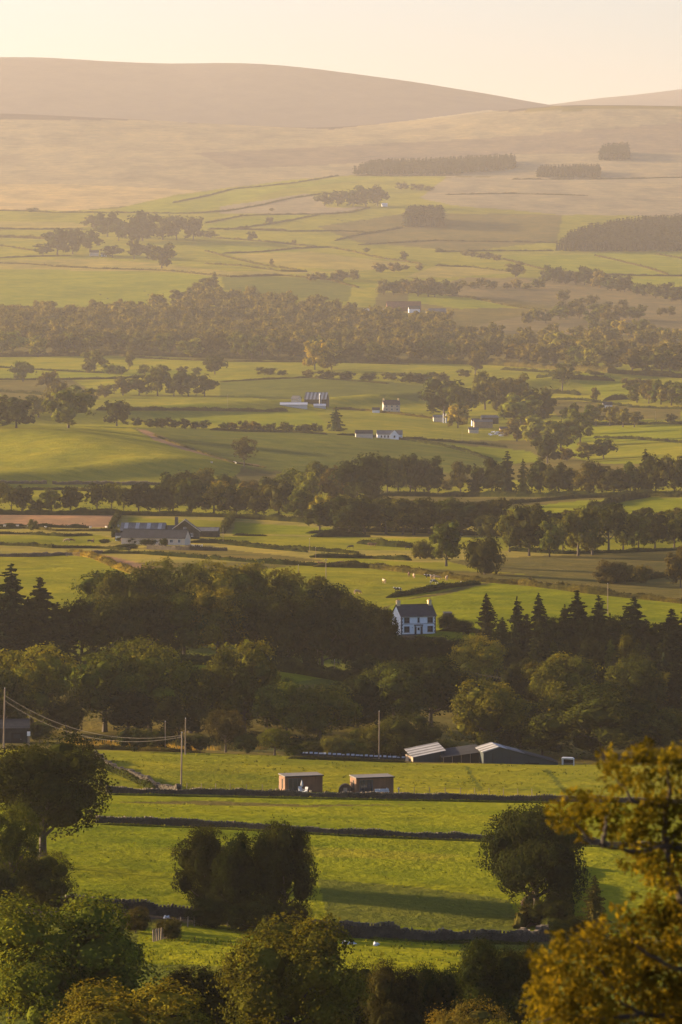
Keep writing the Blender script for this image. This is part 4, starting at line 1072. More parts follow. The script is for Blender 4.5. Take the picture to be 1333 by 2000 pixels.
def hedge(label, pts, h=1.6, w=1.6, tint='d', gaps=0.0, seed=0, name='hedge', rag=0.35, group=None):
    rng = np.random.default_rng(seed + len(pts) * 31 + int(pts[0][0]) % 97)
    pts = subdiv(pts)
    P0 = at(*pts[0]); D = P0.y
    h *= scale_at(D); w *= scale_at(D)
    leaf = 0.22 + D / 6500.0
    step = max(0.8, D / 1400.0)
    L = resample(pts, step)
    L = [L[0]] + [b for a, b in zip(L[:-1], L[1:]) if (b - a).length > .05]
    n = len(L)
    if n < 2: return
    A = np.array([[p.x, p.y] for p in L]); Z = height(A[:, 0], A[:, 1])
    T = np.gradient(A, axis=0); T = T / np.maximum(1e-6, np.linalg.norm(T, axis=1, keepdims=True)); Nn = np.stack([-T[:, 1], T[:, 0]], 1)
    s = np.arange(n) * step
    hh = h * (1 + rag * 2 * vnoise(s / 6, s * 0, seed + 5) + rag * vnoise(s / 1.7, s * 0, seed + 6))
    if gaps: hh = np.where(vnoise(s / 9, s * 0 + 3.3, seed + 8) > 0.5 - gaps, 0.25 * hh, hh)
    hh = hh * np.clip(np.minimum(s, s[-1] - s) / (2.0 * h) + .12, 0, 1) ** .6
    ww = w * (1 + 0.3 * vnoise(s / 5, s * 0, seed + 7))
    O = np.array([A[0, 0], A[0, 1], Z[0]])
    prof = [(-.5, -.15), (-.5, .62), (-.22, .93), (.22, .93), (.5, .62), (.5, -.15)]
    V = []
    for u, v in prof:
        jj = 1 + rng.uniform(-.12, .12, n)
        xy = A + Nn * (u * ww * .86)[:, None]
        V.append(np.stack([xy[:, 0], xy[:, 1], Z + v * hh * .9 * jj], 1))
    V = np.stack(V, 1) - O; m = len(prof)
    i = np.arange(n - 1)[:, None] * m + np.arange(m - 1)[None, :]
    core = (V.reshape(-1, 3), np.stack([i, i + 1, i + m + 1, i + m], -1).reshape(-1, 4))
    caps = (V[[0, -1]].reshape(-1, 3)[:, :], np.array([[0, 1, 2, 3], [0, 3, 4, 5], [6, 9, 8, 7], [6, 11, 10, 9]]))
    length = s[-1]
    k = int(min(4500, length * (w + 2 * h) / (leaf * leaf) * 0.8))
    idx = rng.random(k) * (n - 1); i0 = np.minimum(idx.astype(int), n - 2); f = (idx - i0)[:, None]
    xy = A[i0] * (1 - f) + A[i0 + 1] * f; hz = hh[i0]; zz = Z[i0] * (1 - f[:, 0]) + Z[i0 + 1] * f[:, 0]
    a = rng.uniform(-.15, math.pi + .15, k); r = rng.uniform(.85, 1.12, k)
    u = np.cos(a) * ww[i0] * .5 * r; v = (0.25 + 0.75 * np.abs(np.sin(a)) ** .7) * hz * r * rng.uniform(.7, 1.05, k)
    P = np.stack([xy[:, 0] + Nn[i0, 0] * u, xy[:, 1] + Nn[i0, 1] * u, zz + v], 1) - O
    dirs = unit(np.stack([Nn[i0, 0] * np.cos(a), Nn[i0, 1] * np.cos(a), np.abs(np.sin(a))], 1) + rng.normal(size=(k, 3)) * .5)
    V2, F2 = join([quads_at(P, dirs, leaf, rng), core, caps])
    o = link(bpy.data.objects.new(name, mesh_np(name, V2, F2, M_leaf))); o.location = O
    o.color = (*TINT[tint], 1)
    tag(o, label, name if name != 'hedge' else 'hedge', group)
    return o

def blocks(C_, S_, Rz, rng, jit=0.12):
    """many small uneven stones: centres, sizes, headings"""
    n = len(C_)
    base = np.array([(-1, -1, -1), (1, -1, -1), (1, 1, -1), (-1, 1, -1), (-1, -1, 1), (1, -1, 1), (1, 1, 1), (-1, 1, 1)]) * .5
    v = base[None] * S_[:, None, :] * (1 + rng.uniform(-jit, jit, (n, 8, 3)) * 2)
    c, s = np.cos(Rz)[:, None], np.sin(Rz)[:, None]
    x = v[..., 0] * c - v[..., 1] * s; y = v[..., 0] * s + v[..., 1] * c
    V = np.stack([x, y, v[..., 2]], -1) + C_[:, None, :]
    q = np.array([(0, 1, 5, 4), (1, 2, 6, 5), (2, 3, 7, 6), (3, 0, 4, 7), (4, 5, 6, 7), (0, 3, 2, 1)])
    Fq = (np.arange(n)[:, None, None] * 8 + q[None]).reshape(-1, 4)
    return V.reshape(-1, 3), Fq

def wall(label, pts, h=1.0, w=0.7, seed=0, fine=True, name='dry_stone_wall', group=None):
    rng = np.random.default_rng(seed + 500)
    pts = subdiv(pts); D = at(*pts[0]).y
    sl = 0.34 if fine else max(0.7, D / 2600)
    L = resample(pts, sl); n = len(L)
    A = np.array([[p.x, p.y] for p in L]); Z = height(A[:, 0], A[:, 1])
    T = np.gradient(A, axis=0); hd = np.arctan2(T[:, 1], T[:, 0]); Nn = np.stack([-np.sin(hd), np.cos(hd)], 1)
    O = np.array([A[0, 0], A[0, 1], Z[0]])
    s = np.arange(n) * sl
    hh = h * (1 + .55 * vnoise(s / 5, s * 0, seed) + .4 * vnoise(s / 1.3, s * 0, seed + 1))
    A = A + Nn * (0.9 * vnoise(s / 9, s * 0, seed + 4) + .25 * vnoise(s / 2.5, s * 0, seed + 6))[:, None]
    root = empty(name, O); tag(root, label, 'wall', group)
    # hearting
    V = []
    prof = [(-.42, -.25), (-.34, .8), (.34, .8), (.42, -.25)]
    for u, v in prof:
        xy = A + Nn * u * w; V.append(np.stack([xy[:, 0], xy[:, 1], Z + v * hh], 1))
    V = np.stack(V, 1) - O
    i = np.arange(n - 1)[:, None] * 4 + np.arange(3)[None, :]
    link(bpy.data.objects.new('hearting', mesh_np('hearting', V.reshape(-1, 3), np.stack([i, i + 1, i + 5, i + 4], -1).reshape(-1, 4), M_stone)), root)
    # courses on both faces plus cope stones
    rows = max(2, int(round(h / (sl * .62))))
    Cs, Ss, Rs = [], [], []
    for side in (-1, 1):
        if side == 1 and not fine: continue
        for r in range(rows):
            t = (r + .5) / rows; k = np.arange(n) + rng.uniform(-.3, .3, n) + (.5 if r % 2 else 0)
            k = np.clip(k, 0, n - 1.01); i0 = k.astype(int); f = (k - i0)[:, None]
            xy = A[i0] * (1 - f) + A[i0 + 1] * f + Nn[i0] * side * (w * (.40 - .10 * t) + rng.uniform(-.02, .05, (n, 1)))
            Cs.append(np.stack([xy[:, 0], xy[:, 1], Z[i0] * (1 - f[:, 0]) + Z[i0 + 1] * f[:, 0] + t * hh[i0] * .88 + rng.uniform(-.02, .02, n)], 1))
            Ss.append(np.stack([rng.uniform(.7, 1.15, n) * sl, rng.uniform(.25, .35, n) * w, rng.uniform(.75, 1.1, n) * h / rows * .9], 1)); Rs.append(hd[i0])
    V, Fq = blocks(np.concatenate(Cs) - O, np.concatenate(Ss), np.concatenate(Rs) + rng.normal(size=sum(map(len, Rs))) * .06, rng)
    o = link(bpy.data.objects.new('stone', mesh_np('stone', V, Fq, M_stone)), root); o['kind'] = 'stuff'
    k = np.arange(n); Cc = np.stack([A[:, 0], A[:, 1], Z + hh * .93], 1) - O
    V, Fq = blocks(Cc, np.stack([rng.uniform(.35, .8, n) * sl, np.full(n, w * .72), rng.uniform(.16, .40, n) * h], 1), hd + rng.normal(size=n) * .2, rng, .16)
    o = link(bpy.data.objects.new('cope_stone', mesh_np('cope_stone', V, Fq, M_cope_lit)), root); o['kind'] = 'stuff'
    return root

POSTME = {}
def fence(label, pts, h=1.2, gap=3.0, pr=0.06, mat=None, wires=2, dz=0.0, group=None):
    pts = subdiv(pts); L = resample(pts, gap)
    O = on(L[0].x, L[0].y); root = empty('post_and_wire_fence', O); tag(root, label, 'fence', group)
    key = (round(h, 2), round(pr, 3))
    if key not in POSTME:
        v, f = tube([[0, 0, -.3], [.01, 0, h * .5], [0, 0, h], [0, 0, h + pr * .4]], [pr * 1.05, pr, pr * .95, pr * .3], 6)
        POSTME[key] = mesh_np('post', v, f, mat or M_post)
    for p in L:
        o = link(bpy.data.objects.new('post', POSTME[key]), root); o.location = on(p.x, p.y) - O
        o.rotation_euler = (random.uniform(-.05, .05), random.uniform(-.06, .06), random.uniform(0, 3))
    for k in range(wires):
        z = h * (.9 - .35 * k)
        P3 = [list(on(p.x, p.y, z) - O) for p in L]
        if len(P3) > 1:
            v, f = tube(P3, [.012] * len(P3), 4); link(bpy.data.objects.new('wire', mesh_np('wire', v, f, M_wire)), root)

# near dry stone walls
wall('tall dark dry stone wall at the bottom edge of the bright field', [(560, 1818), (620, 1824), (700, 1833), (860, 1840), (1000, 1845), (1062, 1838)], 1.45, .8, 1)
wall('shaded dry stone wall running behind the dark tree clump at the left', [(-40, 1766), (100, 1770), (210, 1777), (330, 1790), (420, 1800), (540, 1814)], 1.2, .7, 2)
wall('middle dry stone wall crossing the bright fields, reaching the round dark tree', [(190, 1608), (300, 1611), (450, 1618), (700, 1632), (960, 1642), (1100, 1648), (1340, 1660)], .82, .7, 3)
wall('dry stone wall in front of the two wooden cabins', [(210, 1549), (400, 1552), (550, 1556), (700, 1560), (880, 1562), (1110, 1566), (1340, 1570)], .82, .7, 4)
wall('broken stone wall slanting down the left field towards the tall power pole', [(182, 1484), (215, 1502), (260, 1522), (300, 1541), (350, 1551)], 1.1, .8, 5)
hedge('grassy growth along the foot of the wall in front of the cabins', [(215, 1553), (550, 1560), (880, 1566), (1110, 1570)], .28, .6, 'o', seed=1, name='verge')
hedge('rough grass along the foot of the middle dry stone wall', [(195, 1611), (450, 1621), (700, 1635), (960, 1645), (1200, 1656)], .26, .6, 'o', seed=2, name='verge')
hedge('dark growth along the foot of the tall dark stone wall', [(600, 1826), (860, 1843), (1050, 1846)], .32, .7, 'm', seed=3, name='verge')
hedge('brown bracken bank left of the round dark tree trunk', [(1012, 1815), (1030, 1800), (1034, 1770)], 1.5, 1.2, 'b', seed=4, name='bank')
hedge('reddish bracken bank climbing right of the round dark tree trunk', [(1112, 1812), (1110, 1770), (1106, 1720), (1100, 1690)], 1.3, 1.1, 'b', seed=5, name='bank')
hedge('dark hedge inside the sunken lane beside the round dark tree', [(1075, 1830), (1082, 1780), (1088, 1730)], 1.6, 1.6, 'd', seed=6)
hedge('added dark growth covering the sunlit face of the broken stone wall', [(186, 1490), (215, 1506), (260, 1526), (300, 1545)], .9, .9, 'd', seed=77, name='verge')  # growth added to darken a wall face the sun made too pale
fence('pale boarded fence along the lane under the dark tree clump', [(340, 1812), (420, 1808), (520, 1813)], 1.0, 1.6, .06)
fence('old broken posts of the little fence beside the brown thicket', [(300, 1840), (330, 1832), (345, 1818)], 1.1, .9, .08, wires=1)
fence('post and wire fence behind the wall between pole and left cabin', [(365, 1545), (450, 1546), (545, 1549)], 1.2, 3.2, .05)
fence('post and wire fence right of the right cabin', [(780, 1552), (900, 1554), (1040, 1556)], 1.2, 3.2, .05)
fence('fence of short posts behind the white topped barrier', [(600, 1474), (700, 1478), (795, 1484)], 1.2, 4, .06)
# the belt and house surroundings
hedge('bracken strip before the belt at the left of the lit grass', [(120, 1462), (260, 1466), (400, 1472)], .7, 1.5, 'b', seed=7, name='verge')
hedge('rough growth along the edge of the field below the sheds', [(560, 1482), (790, 1490)], .5, 1.0, 'b', seed=8, name='verge')
wall('low garden wall in front of the white house', [(785, 1250), (850, 1253), (900, 1262)], .9, .5, 9)
hedge('dark hedge along the lane below the white house', [(780, 1262), (840, 1266), (905, 1275)], 1.4, 1.6, 'd', seed=10)
hedge('dark hedge running right from the white house under the pasture', [(862, 1232), (930, 1236), (1000, 1245), (1100, 1262)], 1.5, 1.8, 'd', seed=11)
hedge('straight dark hedge across the mound behind the left belt', [(130, 1294), (350, 1290)], 1.0, 1.2, 'd', seed=12)
H = hedge
H('long thick hedge dividing the cattle pasture from the house field', [(612, 1107), (726, 1110), (808, 1120), (917, 1135), (1017, 1142), (1131, 1157), (1230, 1168), (1345, 1180)], 1.9, 2.6, 'b', .0, 13)
H('hedge slanting down from the long thick hedge to the white house', [(762, 1168), (800, 1162), (867, 1150), (932, 1141)], 1.5, 2.6, 'd', 0, 14)
H('dark hedge from the slate roofed farm down to the pasture', [(202, 1081), (277, 1082), (420, 1093), (540, 1102), (640, 1107)], 1.4, 2.2, 'd', 0, 15)
H('reddish bracken hedge slanting into the rough left field', [(140, 1082), (185, 1090), (227, 1108), (262, 1120), (300, 1130)], 1.7, 3.5, 'y', 0, 16)
wall('low wall along the top of the rough left field', [(-30, 1087), (57, 1088), (130, 1084), (200, 1081)], 1.1, .9, 17, fine=False)
H('thin dark hedge left of the farm below the grazing cows', [(-30, 1064), (63, 1067), (104, 1071), (189, 1071), (252, 1075)], 1.3, 2.0, 'd', 0, 18)
H('thin hedge left of the farm above the grazing cows', [(-30, 1043), (60, 1044), (126, 1048), (180, 1046)], 1.2, 1.8, 'd', 0, 19)
H('hedge along the track left of the farm', [(-30, 1034), (47, 1032), (110, 1037), (230, 1038)], 1.0, 1.6, 'b', 0, 20)
H('dark hedge along the lower edge of the bare brown field', [(-30, 1028), (90, 1030), (176, 1032)], 1.5, 2.0, 'd', 0, 21)
H('short steep hedge at the right end of the bare brown field', [(218, 1033), (224, 1020), (232, 1008)], 2.2, 2.5, 'd', 0, 22)
wall('dark field wall in front of the farm garden', [(290, 1073), (370, 1075), (443, 1076)], 1.4, 1.0, 23, fine=False)
H('low hedge right of the farm bungalow', [(365, 1060), (450, 1062), (540, 1070), (640, 1078), (700, 1082)], 1.3, 2.0, 'd', 0, 24)
H('tall clipped hedge slanting behind the grey farm shed', [(434, 1042), (444, 1028), (456, 1012)], 3.4, 2.6, 'm', 0, 25)
H('short dark hedge right of the tall clipped hedge', [(456, 1046), (490, 1047), (522, 1047)], 1.2, 2, 'd', 0, 26)
H('dense low hedge in the middle of the cattle fields', [(612, 1049), (660, 1048), (722, 1049)], 2.4, 3.0, 'd', 0, 27)
H('broken line of bushes right of the dense low hedge', [(705, 1062), (740, 1066), (780, 1069), (812, 1070)], 2.4, 3.0, 'd', .12, 28)
H('dark hedge with shade between the cattle fields', [(606, 1089), (729, 1091), (800, 1095)], 1.6, 2.6, 'd', 0, 29)
H('short hedge left of the dark hedge between the cattle fields', [(430, 1062), (520, 1072), (600, 1079)], 1.0, 1.6, 'd', 0, 30)
H('hedge bank at the right end of the pasture', [(1180, 1140), (1230, 1136), (1290, 1128), (1345, 1110)], 1.8, 2.6, 'd', 0, 31)
wall('dark wall below the smooth green hill on the left', [(-30, 944), (90, 945)], 1.6, 1.0, 32, fine=False)
wall('longer dark wall below the smooth green hill', [(104, 946), (200, 946), (312, 947)], 1.6, 1.0, 33, fine=False)
H('thin hedge below the wall under the smooth green hill', [(-30, 957), (140, 957), (160, 959), (300, 960)], 1.4, 2, 'd', 0, 34)
H('short hedge at the right foot of the smooth green hill', [(410, 946), (470, 945), (505, 946)], 1.5, 2, 'd', 0, 35)
H('dirt edged hedge along the track between the hill and dark field', [(300, 850), (345, 868), (400, 886), (455, 904), (520, 914)], .8, 1.4, 'b', 0, 36)
H('hedge along the top of the dark sloping field', [(410, 840), (480, 843), (560, 844), (640, 849)], 1.4, 2.2, 'd', 0, 37)
H('curving hedge along the upper right edge of the dark field', [(660, 849), (720, 853), (797, 860), (867, 872), (917, 885), (960, 900)], 1.6, 2.4, 'd', 0, 38)
H('second hedge just beyond the curving hedge of the dark field', [(782, 856), (860, 862), (947, 869), (990, 874)], 1.6, 2.4, 'd', 0, 39)
H('hedge along the top of the striped green fields at the right', [(1090, 832), (1167, 830), (1345, 829)], 2.0, 2.6, 'd', 0, 40)
H('hedge between the two striped green fields at the right', [(1162, 855), (1240, 858), (1345, 866)], 1.6, 2.2, 'd', 0, 41)
H('dark hedge below the white polytunnel farm', [(190, 801), (360, 801), (520, 804), (560, 803)], 2.2, 2.6, 'd', 0, 42)
H('hedge from the polytunnel farm to the pale cottage', [(650, 798), (720, 803), (800, 812), (880, 822)], 1.4, 2, 'b', 0, 43)
H('thin line of bushes on the brow of the dark ridge field', [(430, 746), (520, 741), (600, 738), (680, 743), (760, 750)], 1.2, 1.6, 'b', 0, 44)
H('hedge at the foot of the long valley wood', [(200, 692), (300, 701), (440, 706), (650, 708), (800, 712)], 1.4, 2, 'b', 0, 45)
H('pale field hedge under the wood at the left', [(-30, 716), (100, 724), (230, 730)], 1.4, 2, 'd', 0, 46)
H('hedge from the left edge tree to the dense copse', [(-30, 742), (120, 742), (220, 740), (320, 734)], 1.5, 2, 'd', 0, 47)
H('short hedge below the left edge tree', [(-30, 764), (60, 769), (104, 773)], 2.0, 2.4, 'd', 0, 48)
H('hedge under the sunlit hillock on the right', [(1060, 768), (1110, 769), (1132, 772)], 3.0, 3, 'd', 0, 49)
H('hedge right of the sunlit hillock', [(1180, 783), (1215, 780), (1245, 777)], 3.2, 3, 'd', 0, 50)
H('hedge above the sunlit hillock', [(1052, 739), (1120, 740), (1200, 744)], 3.4, 3.4, 'd', .05, 51)
H('long hedge below the hillock fields', [(1050, 780), (1140, 782), (1240, 796), (1345, 800)], 1.6, 2.2, 'd', 0, 52)
H('hedge across the pale strip right of the valley wood', [(980, 722), (1080, 728), (1180, 732)], 2.0, 3, 'd', 0, 53)
H('shaded hedge under the belt on the right', [(700, 990), (800, 987), (897, 989), (967, 987), (1117, 974), (1242, 969), (1345, 971)], 1.8, 2.6, 'd', 0, 54)
H('tall hedge slanting up the green field at the right', [(1150, 998), (1184, 988), (1217, 979), (1267, 971)], 3.4, 3, 'd', 0, 55)
H('dark hedge at the foot of the shaded belt', [(600, 1042), (700, 1038), (860, 1042), (990, 1048)], 1.6, 3, 'd', 0, 56)
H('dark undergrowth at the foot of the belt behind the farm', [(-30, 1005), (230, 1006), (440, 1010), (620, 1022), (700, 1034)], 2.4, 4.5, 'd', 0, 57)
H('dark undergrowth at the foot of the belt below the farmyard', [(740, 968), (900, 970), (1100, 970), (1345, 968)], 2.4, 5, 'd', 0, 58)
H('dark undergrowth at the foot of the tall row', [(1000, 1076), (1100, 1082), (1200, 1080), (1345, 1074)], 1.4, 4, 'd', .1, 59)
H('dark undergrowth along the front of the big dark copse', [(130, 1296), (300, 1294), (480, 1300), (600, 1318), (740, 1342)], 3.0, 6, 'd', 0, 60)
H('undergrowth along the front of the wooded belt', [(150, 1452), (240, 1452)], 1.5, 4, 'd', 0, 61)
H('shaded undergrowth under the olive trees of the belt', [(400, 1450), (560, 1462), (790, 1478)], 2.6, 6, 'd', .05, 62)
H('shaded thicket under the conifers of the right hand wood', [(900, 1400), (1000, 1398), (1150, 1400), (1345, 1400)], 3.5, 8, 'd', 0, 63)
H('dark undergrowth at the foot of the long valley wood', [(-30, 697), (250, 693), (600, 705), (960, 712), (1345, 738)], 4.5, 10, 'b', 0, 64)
H('bottom thicket of dark growth along the lower paddock edge', [(260, 1960), (500, 1975), (760, 1990), (1100, 2000)], 2.2, 4, 'd', 0, 65)
wall('pale rough bank at the top of the left belt behind the wires', [(120, 1445), (240, 1447)], .5, .8, 66)
# walls of the far slope
FAR = [
 ('long pale wall above the large smooth far field', [(-30, 513), (60, 516), (111, 521), (203, 525), (287, 527), (338, 530), (405, 537), (450, 541), (550, 537)]),
 ('wall above the long pale wall at the left', [(-30, 505), (68, 501), (140, 500)]),
 ('short slanting wall left of the far copse', [(-30, 478), (20, 482), (51, 488), (80, 490)]),
 ('wall along the lower edge of the straw coloured moor', [(-30, 411), (44, 412), (111, 415), (216, 415), (371, 417), (450, 412)]),
 ('uppermost wall climbing to the moor, left part', [(338, 396), (358, 392), (398, 384), (456, 369)]),
 ('uppermost wall climbing to the moor, right part', [(456, 369), (569, 358), (662, 343)]),
 ('wall rising to the cottage copse on the far slope', [(400, 415), (456, 410), (512, 400), (569, 387), (625, 379)]),
 ('level wall under the cottage copse', [(400, 436), (475, 421), (550, 419), (640, 418), (681, 415), (722, 406)]),
 ('wall curving up through the lone tree fields', [(437, 449), (512, 440), (569, 430), (625, 419)]),
 ('wall running below the lone small tree', [(426, 447), (494, 449), (569, 452), (662, 451), (730, 454), (786, 445)]),
 ('wall running below the lone round tree', [(422, 465), (494, 470), (550, 475), (606, 482), (644, 483)]),
 ('curved wall sweeping down to the scrub', [(644, 483), (700, 494), (737, 503), (775, 509), (824, 517)]),
 ('wall left of the curved wall', [(434, 495), (512, 492), (580, 485), (644, 483)]),
 ('overgrown wall slanting down from the dark far copse', [(400, 490), (456, 505), (512, 518), (580, 528), (600, 530)]),
 ('lower overgrown wall below the dark far copse', [(400, 515), (475, 520), (550, 530), (600, 531)]),
 ('short wall under the square conifer block', [(655, 470), (692, 460), (737, 453), (786, 444)]),
 ('wall above the dull sloping field', [(452, 541), (550, 538), (610, 543), (644, 547), (700, 562)]),
 ('wall along the top of the far green field at the right', [(850, 492), (959, 490), (1082, 490)]),
 ('slanting wall at the left of the far green field', [(984, 506), (1031, 519), (1067, 528), (1162, 537)]),
 ('wall left of the broad lone tree on the far slope', [(850, 519), (922, 522), (995, 531)]),
 ('wall along the bottom of the far green field', [(1067, 530), (1162, 537), (1299, 539), (1345, 539)]),
 ('wall slanting across the far green field', [(1162, 499), (1212, 510), (1267, 524), (1306, 537)]),
 ('short wall at the right edge of the far green field', [(1281, 496), (1345, 507)]),
 ('pale banked wall under the rough scrub', [(872, 578), (922, 582), (995, 598), (1067, 607)]),
 ('wall edge of the lit strip behind the far farmstead', [(745, 566), (800, 572), (880, 574)]),
 ('wall under the long plantation', [(690, 343), (780, 344), (900, 342)]),
 ('faint wall across the brown moor at the right', [(870, 380), (1000, 378), (1150, 382)]),
 ('faint wall below the small conifer block', [(1000, 350), (1180, 350), (1345, 346)]),
 ('wall across the olive moor below the square block', [(700, 478), (850, 470), (1090, 474)]),
 ('thin wall at the foot of the large smooth far field', [(-30, 601), (40, 600), (80, 603)]),
 ('wall above the dark far copse at the left', [(-30, 447), (60, 448), (170, 448)]),
 ('short wall from the far copse to the walled fields', [(405, 448), (440, 447), (500, 448), (560, 449)]),
]
for i, (lb, pts) in enumerate(FAR):
    hedge(lb, pts, 1.9, 2.4, 'b', 0, 100 + i, name='field_wall', rag=.5).__setitem__('category', 'wall')
H('dark line of gorse on the left moor edge', [(-30, 462), (80, 466), (150, 470)], 4.0, 12, 'b', 0, 140)

# ------------------------------------------------------------------ rough grass tufts on the near fields
def tufts(label, ylo, yhi, n, seed, hgt=.34, col=(.13, .125, .018), xr=(120, 1340)):
    rng = np.random.default_rng(seed); V = []; k = 0
    while k < n:
        x = rng.uniform(*xr); y = rng.uniform(ylo, yhi); p = at(x, y)
        if vnoise(p.x / 9, p.y / 14, 21) + .5 * vnoise(p.x / 2.5, p.y / 4, 22) < rng.uniform(-.25, .45): continue
        k += 1; h = hgt * rng.uniform(.5, 1.4)
        for b in range(5):
            a = rng.uniform(0, 6.28); o = rng.normal(size=2) * .22; w = rng.uniform(.05, .13); l = rng.normal(size=2) * .14
            bx, by = p.x + o[0], p.y + o[1]; c, s = math.cos(a) * w, math.sin(a) * w
            V += [(bx - c, by - s, p.z - .05), (bx + c, by + s, p.z - .05), (bx + l[0] + c * .3, by + l[1] + s * .3, p.z + h), (bx + l[0] - c * .3, by + l[1] - s * .3, p.z + h)]
    V = np.array(V); O = V[0].copy(); me = mesh_np('grass_tufts', V - O, np.arange(len(V)).reshape(-1, 4), M_leaf)
    o = link(bpy.data.objects.new('grass_tufts', me)); o.location = O; o.color = (*col, 1); tag(o, label, 'grass', kind='stuff')
tufts('rough grass tufts scattered over the upper bright field', 1470, 1548, 700, 1, .22, (.125, .135, .016))
tufts('rough grass tufts scattered over the narrow bright field', 1562, 1632, 120, 2, .16, (.125, .145, .014))
tufts('rough grass tufts scattered over the lower bright field', 1640, 1815, 160, 3, .16, (.125, .145, .014))
tufts('rough grass tufts in the shaded paddock below the wall', 1835, 1935, 600, 4, .25, (.11, .13, .014))
tufts('pale seeding grass along the lit strip under the wooded belt', 1446, 1466, 1500, 5, .7, (.24, .19, .06), (120, 780))
# ------------------------------------------------------------------ building kit
class MB:
    def __init__(s): s.V = []; s.F = []
    def poly(s, pts):
        o = len(s.V); s.V += [tuple(p) for p in pts]; s.F.append(tuple(range(o, o + len(pts)))); return s
    def box(s, x0, x1, y0, y1, z0, z1):
        o = len(s.V); s.V += [(x, y, z) for z in (z0, z1) for y in (y0, y1) for x in (x0, x1)]
        s.F += [tuple(o + i for i in f) for f in ((0, 2, 3, 1), (4, 5, 7, 6), (0, 1, 5, 4), (2, 6, 7, 3), (0, 4, 6, 2), (1, 3, 7, 5))]; return s
    def slab(s, a, b, c, d, t):
        """a sheet with corners a b c d, t thick downwards"""
        o = len(s.V); s.V += [tuple(p) for p in (a, b, c, d)] + [(p[0], p[1], p[2] - t) for p in (a, b, c, d)]
        s.F += [tuple(o + i for i in f) for f in ((0, 1, 2, 3), (7, 6, 5, 4), (0, 4, 5, 1), (1, 5, 6, 2), (2, 6, 7, 3), (3, 7, 4, 0))]; return s
    def prism(s, prof, y0, y1):
        """outline in x z swept along y"""
        o = len(s.V); n = len(prof)
        s.V += [(x, y0, z) for x, z in prof] + [(x, y1, z) for x, z in prof]
        s.F += [tuple(range(o, o + n)), tuple(reversed(range(o + n, o + 2 * n)))]
        for i in range(n): j = (i + 1) % n; s.F.append((o + i, o + n + i, o + n + j, o + j))
        return s
    def prismx(s, prof, x0, x1):
        o = len(s.V); n = len(prof)
        s.V += [(x0, y, z) for y, z in prof] + [(x1, y, z) for y, z in prof]
        s.F += [tuple(range(o, o + n)), tuple(reversed(range(o + n, o + 2 * n)))]
        for i in range(n): j = (i + 1) % n; s.F.append((o + i, o + n + i, o + n + j, o + j))
        return s
    def tube(s, pts, r, n=6):
        v, f = tube(pts, r if isinstance(r, (list, tuple)) else [r] * len(pts), n)
        o = len(s.V); s.V += [tuple(p) for p in v]; s.F += [tuple(int(i) + o for i in q) for q in f]; return s
    def build(s, name, mat, parent=None, label=None, kind=None):
        me = bpy.data.meshes.new(name); me.from_pydata(s.V, [], s.F); me.materials.append(mat); me.update()
        bm = bmesh.new(); bm.from_mesh(me); bmesh.ops.recalc_face_normals(bm, faces=bm.faces); bm.to_mesh(me); bm.free()
        o = link(bpy.data.objects.new(name, me), parent)
        if label: o['label'] = label
        if kind: o['kind'] = kind
        return o

def site(name, px, py, rot, label, cat, dz=0.0, group=None):
    p = at(px, py); o = empty(name, (p.x, p.y, p.z + dz), R(rot), scale_at(p.y)); tag(o, label, cat, group); return o

def window(par, x, z, w, h, y, fm=None, side=None, bars=(1, 1)):
    """a framed window in the wall plane y (front) or x (side gable)"""
    fm = fm or M_frame
    def bx(m, a0, a1, d0, d1, z0, z1):
        if side is None: m.box(a0, a1, y - d1, y - d0, z0, z1)
        else: m.box(side - d1, side - d0, a0, a1, z0, z1)
    t = 0.07; m = MB()
    bx(m, x - w / 2, x + w / 2, -.02, .05, z, z + t); bx(m, x - w / 2, x + w / 2, -.02, .05, z + h - t, z + h)
    bx(m, x - w / 2, x - w / 2 + t, -.02, .046, z + t, z + h - t); bx(m, x + w / 2 - t, x + w / 2, -.02, .046, z + t, z + h - t)
    for i in range(bars[0]):
        xx = x - w / 2 + w * (i + 1) / (bars[0] + 1); bx(m, xx - .025, xx + .025, -.02, .04, z + t, z + h - t)
    for i in range(bars[1]):
        zz = z + h * (i + 1) / (bars[1] + 1) ; bx(m, x - w / 2 + t, x + w / 2 - t, -.02, .036, zz - .025, zz + .025)
    f = m.build('window', fm, par)
    p = MB(); bx(p, x - w / 2 + .03, x + w / 2 - .03, -.02, .02, z + .03, z + h - .03); p.build('pane', M_glass, f)
    q = MB(); bx(q, x - w / 2 - .08, x + w / 2 + .08, .0, .12, z - .09, z); q.build('sill', M_quoin if fm is M_frame else M_wframe, f)
    return f

def door(par, x, z, w, h, y, mat, hm=None):
    m = MB().box(x - w / 2, x + w / 2, y - .05, y + .02, z, z + h); d = m.build('door', mat, par)
    MB().box(x + w * .3, x + w * .38, y - .09, y - .05, z + h * .45, z + h * .52).build('handle', hm or M_frame, d)
    MB().box(x - w * .3, x + w * .3, y - .065, y - .05, z + h * .55, z + h * .88).build('door_panel', M_glass, d)
    return d

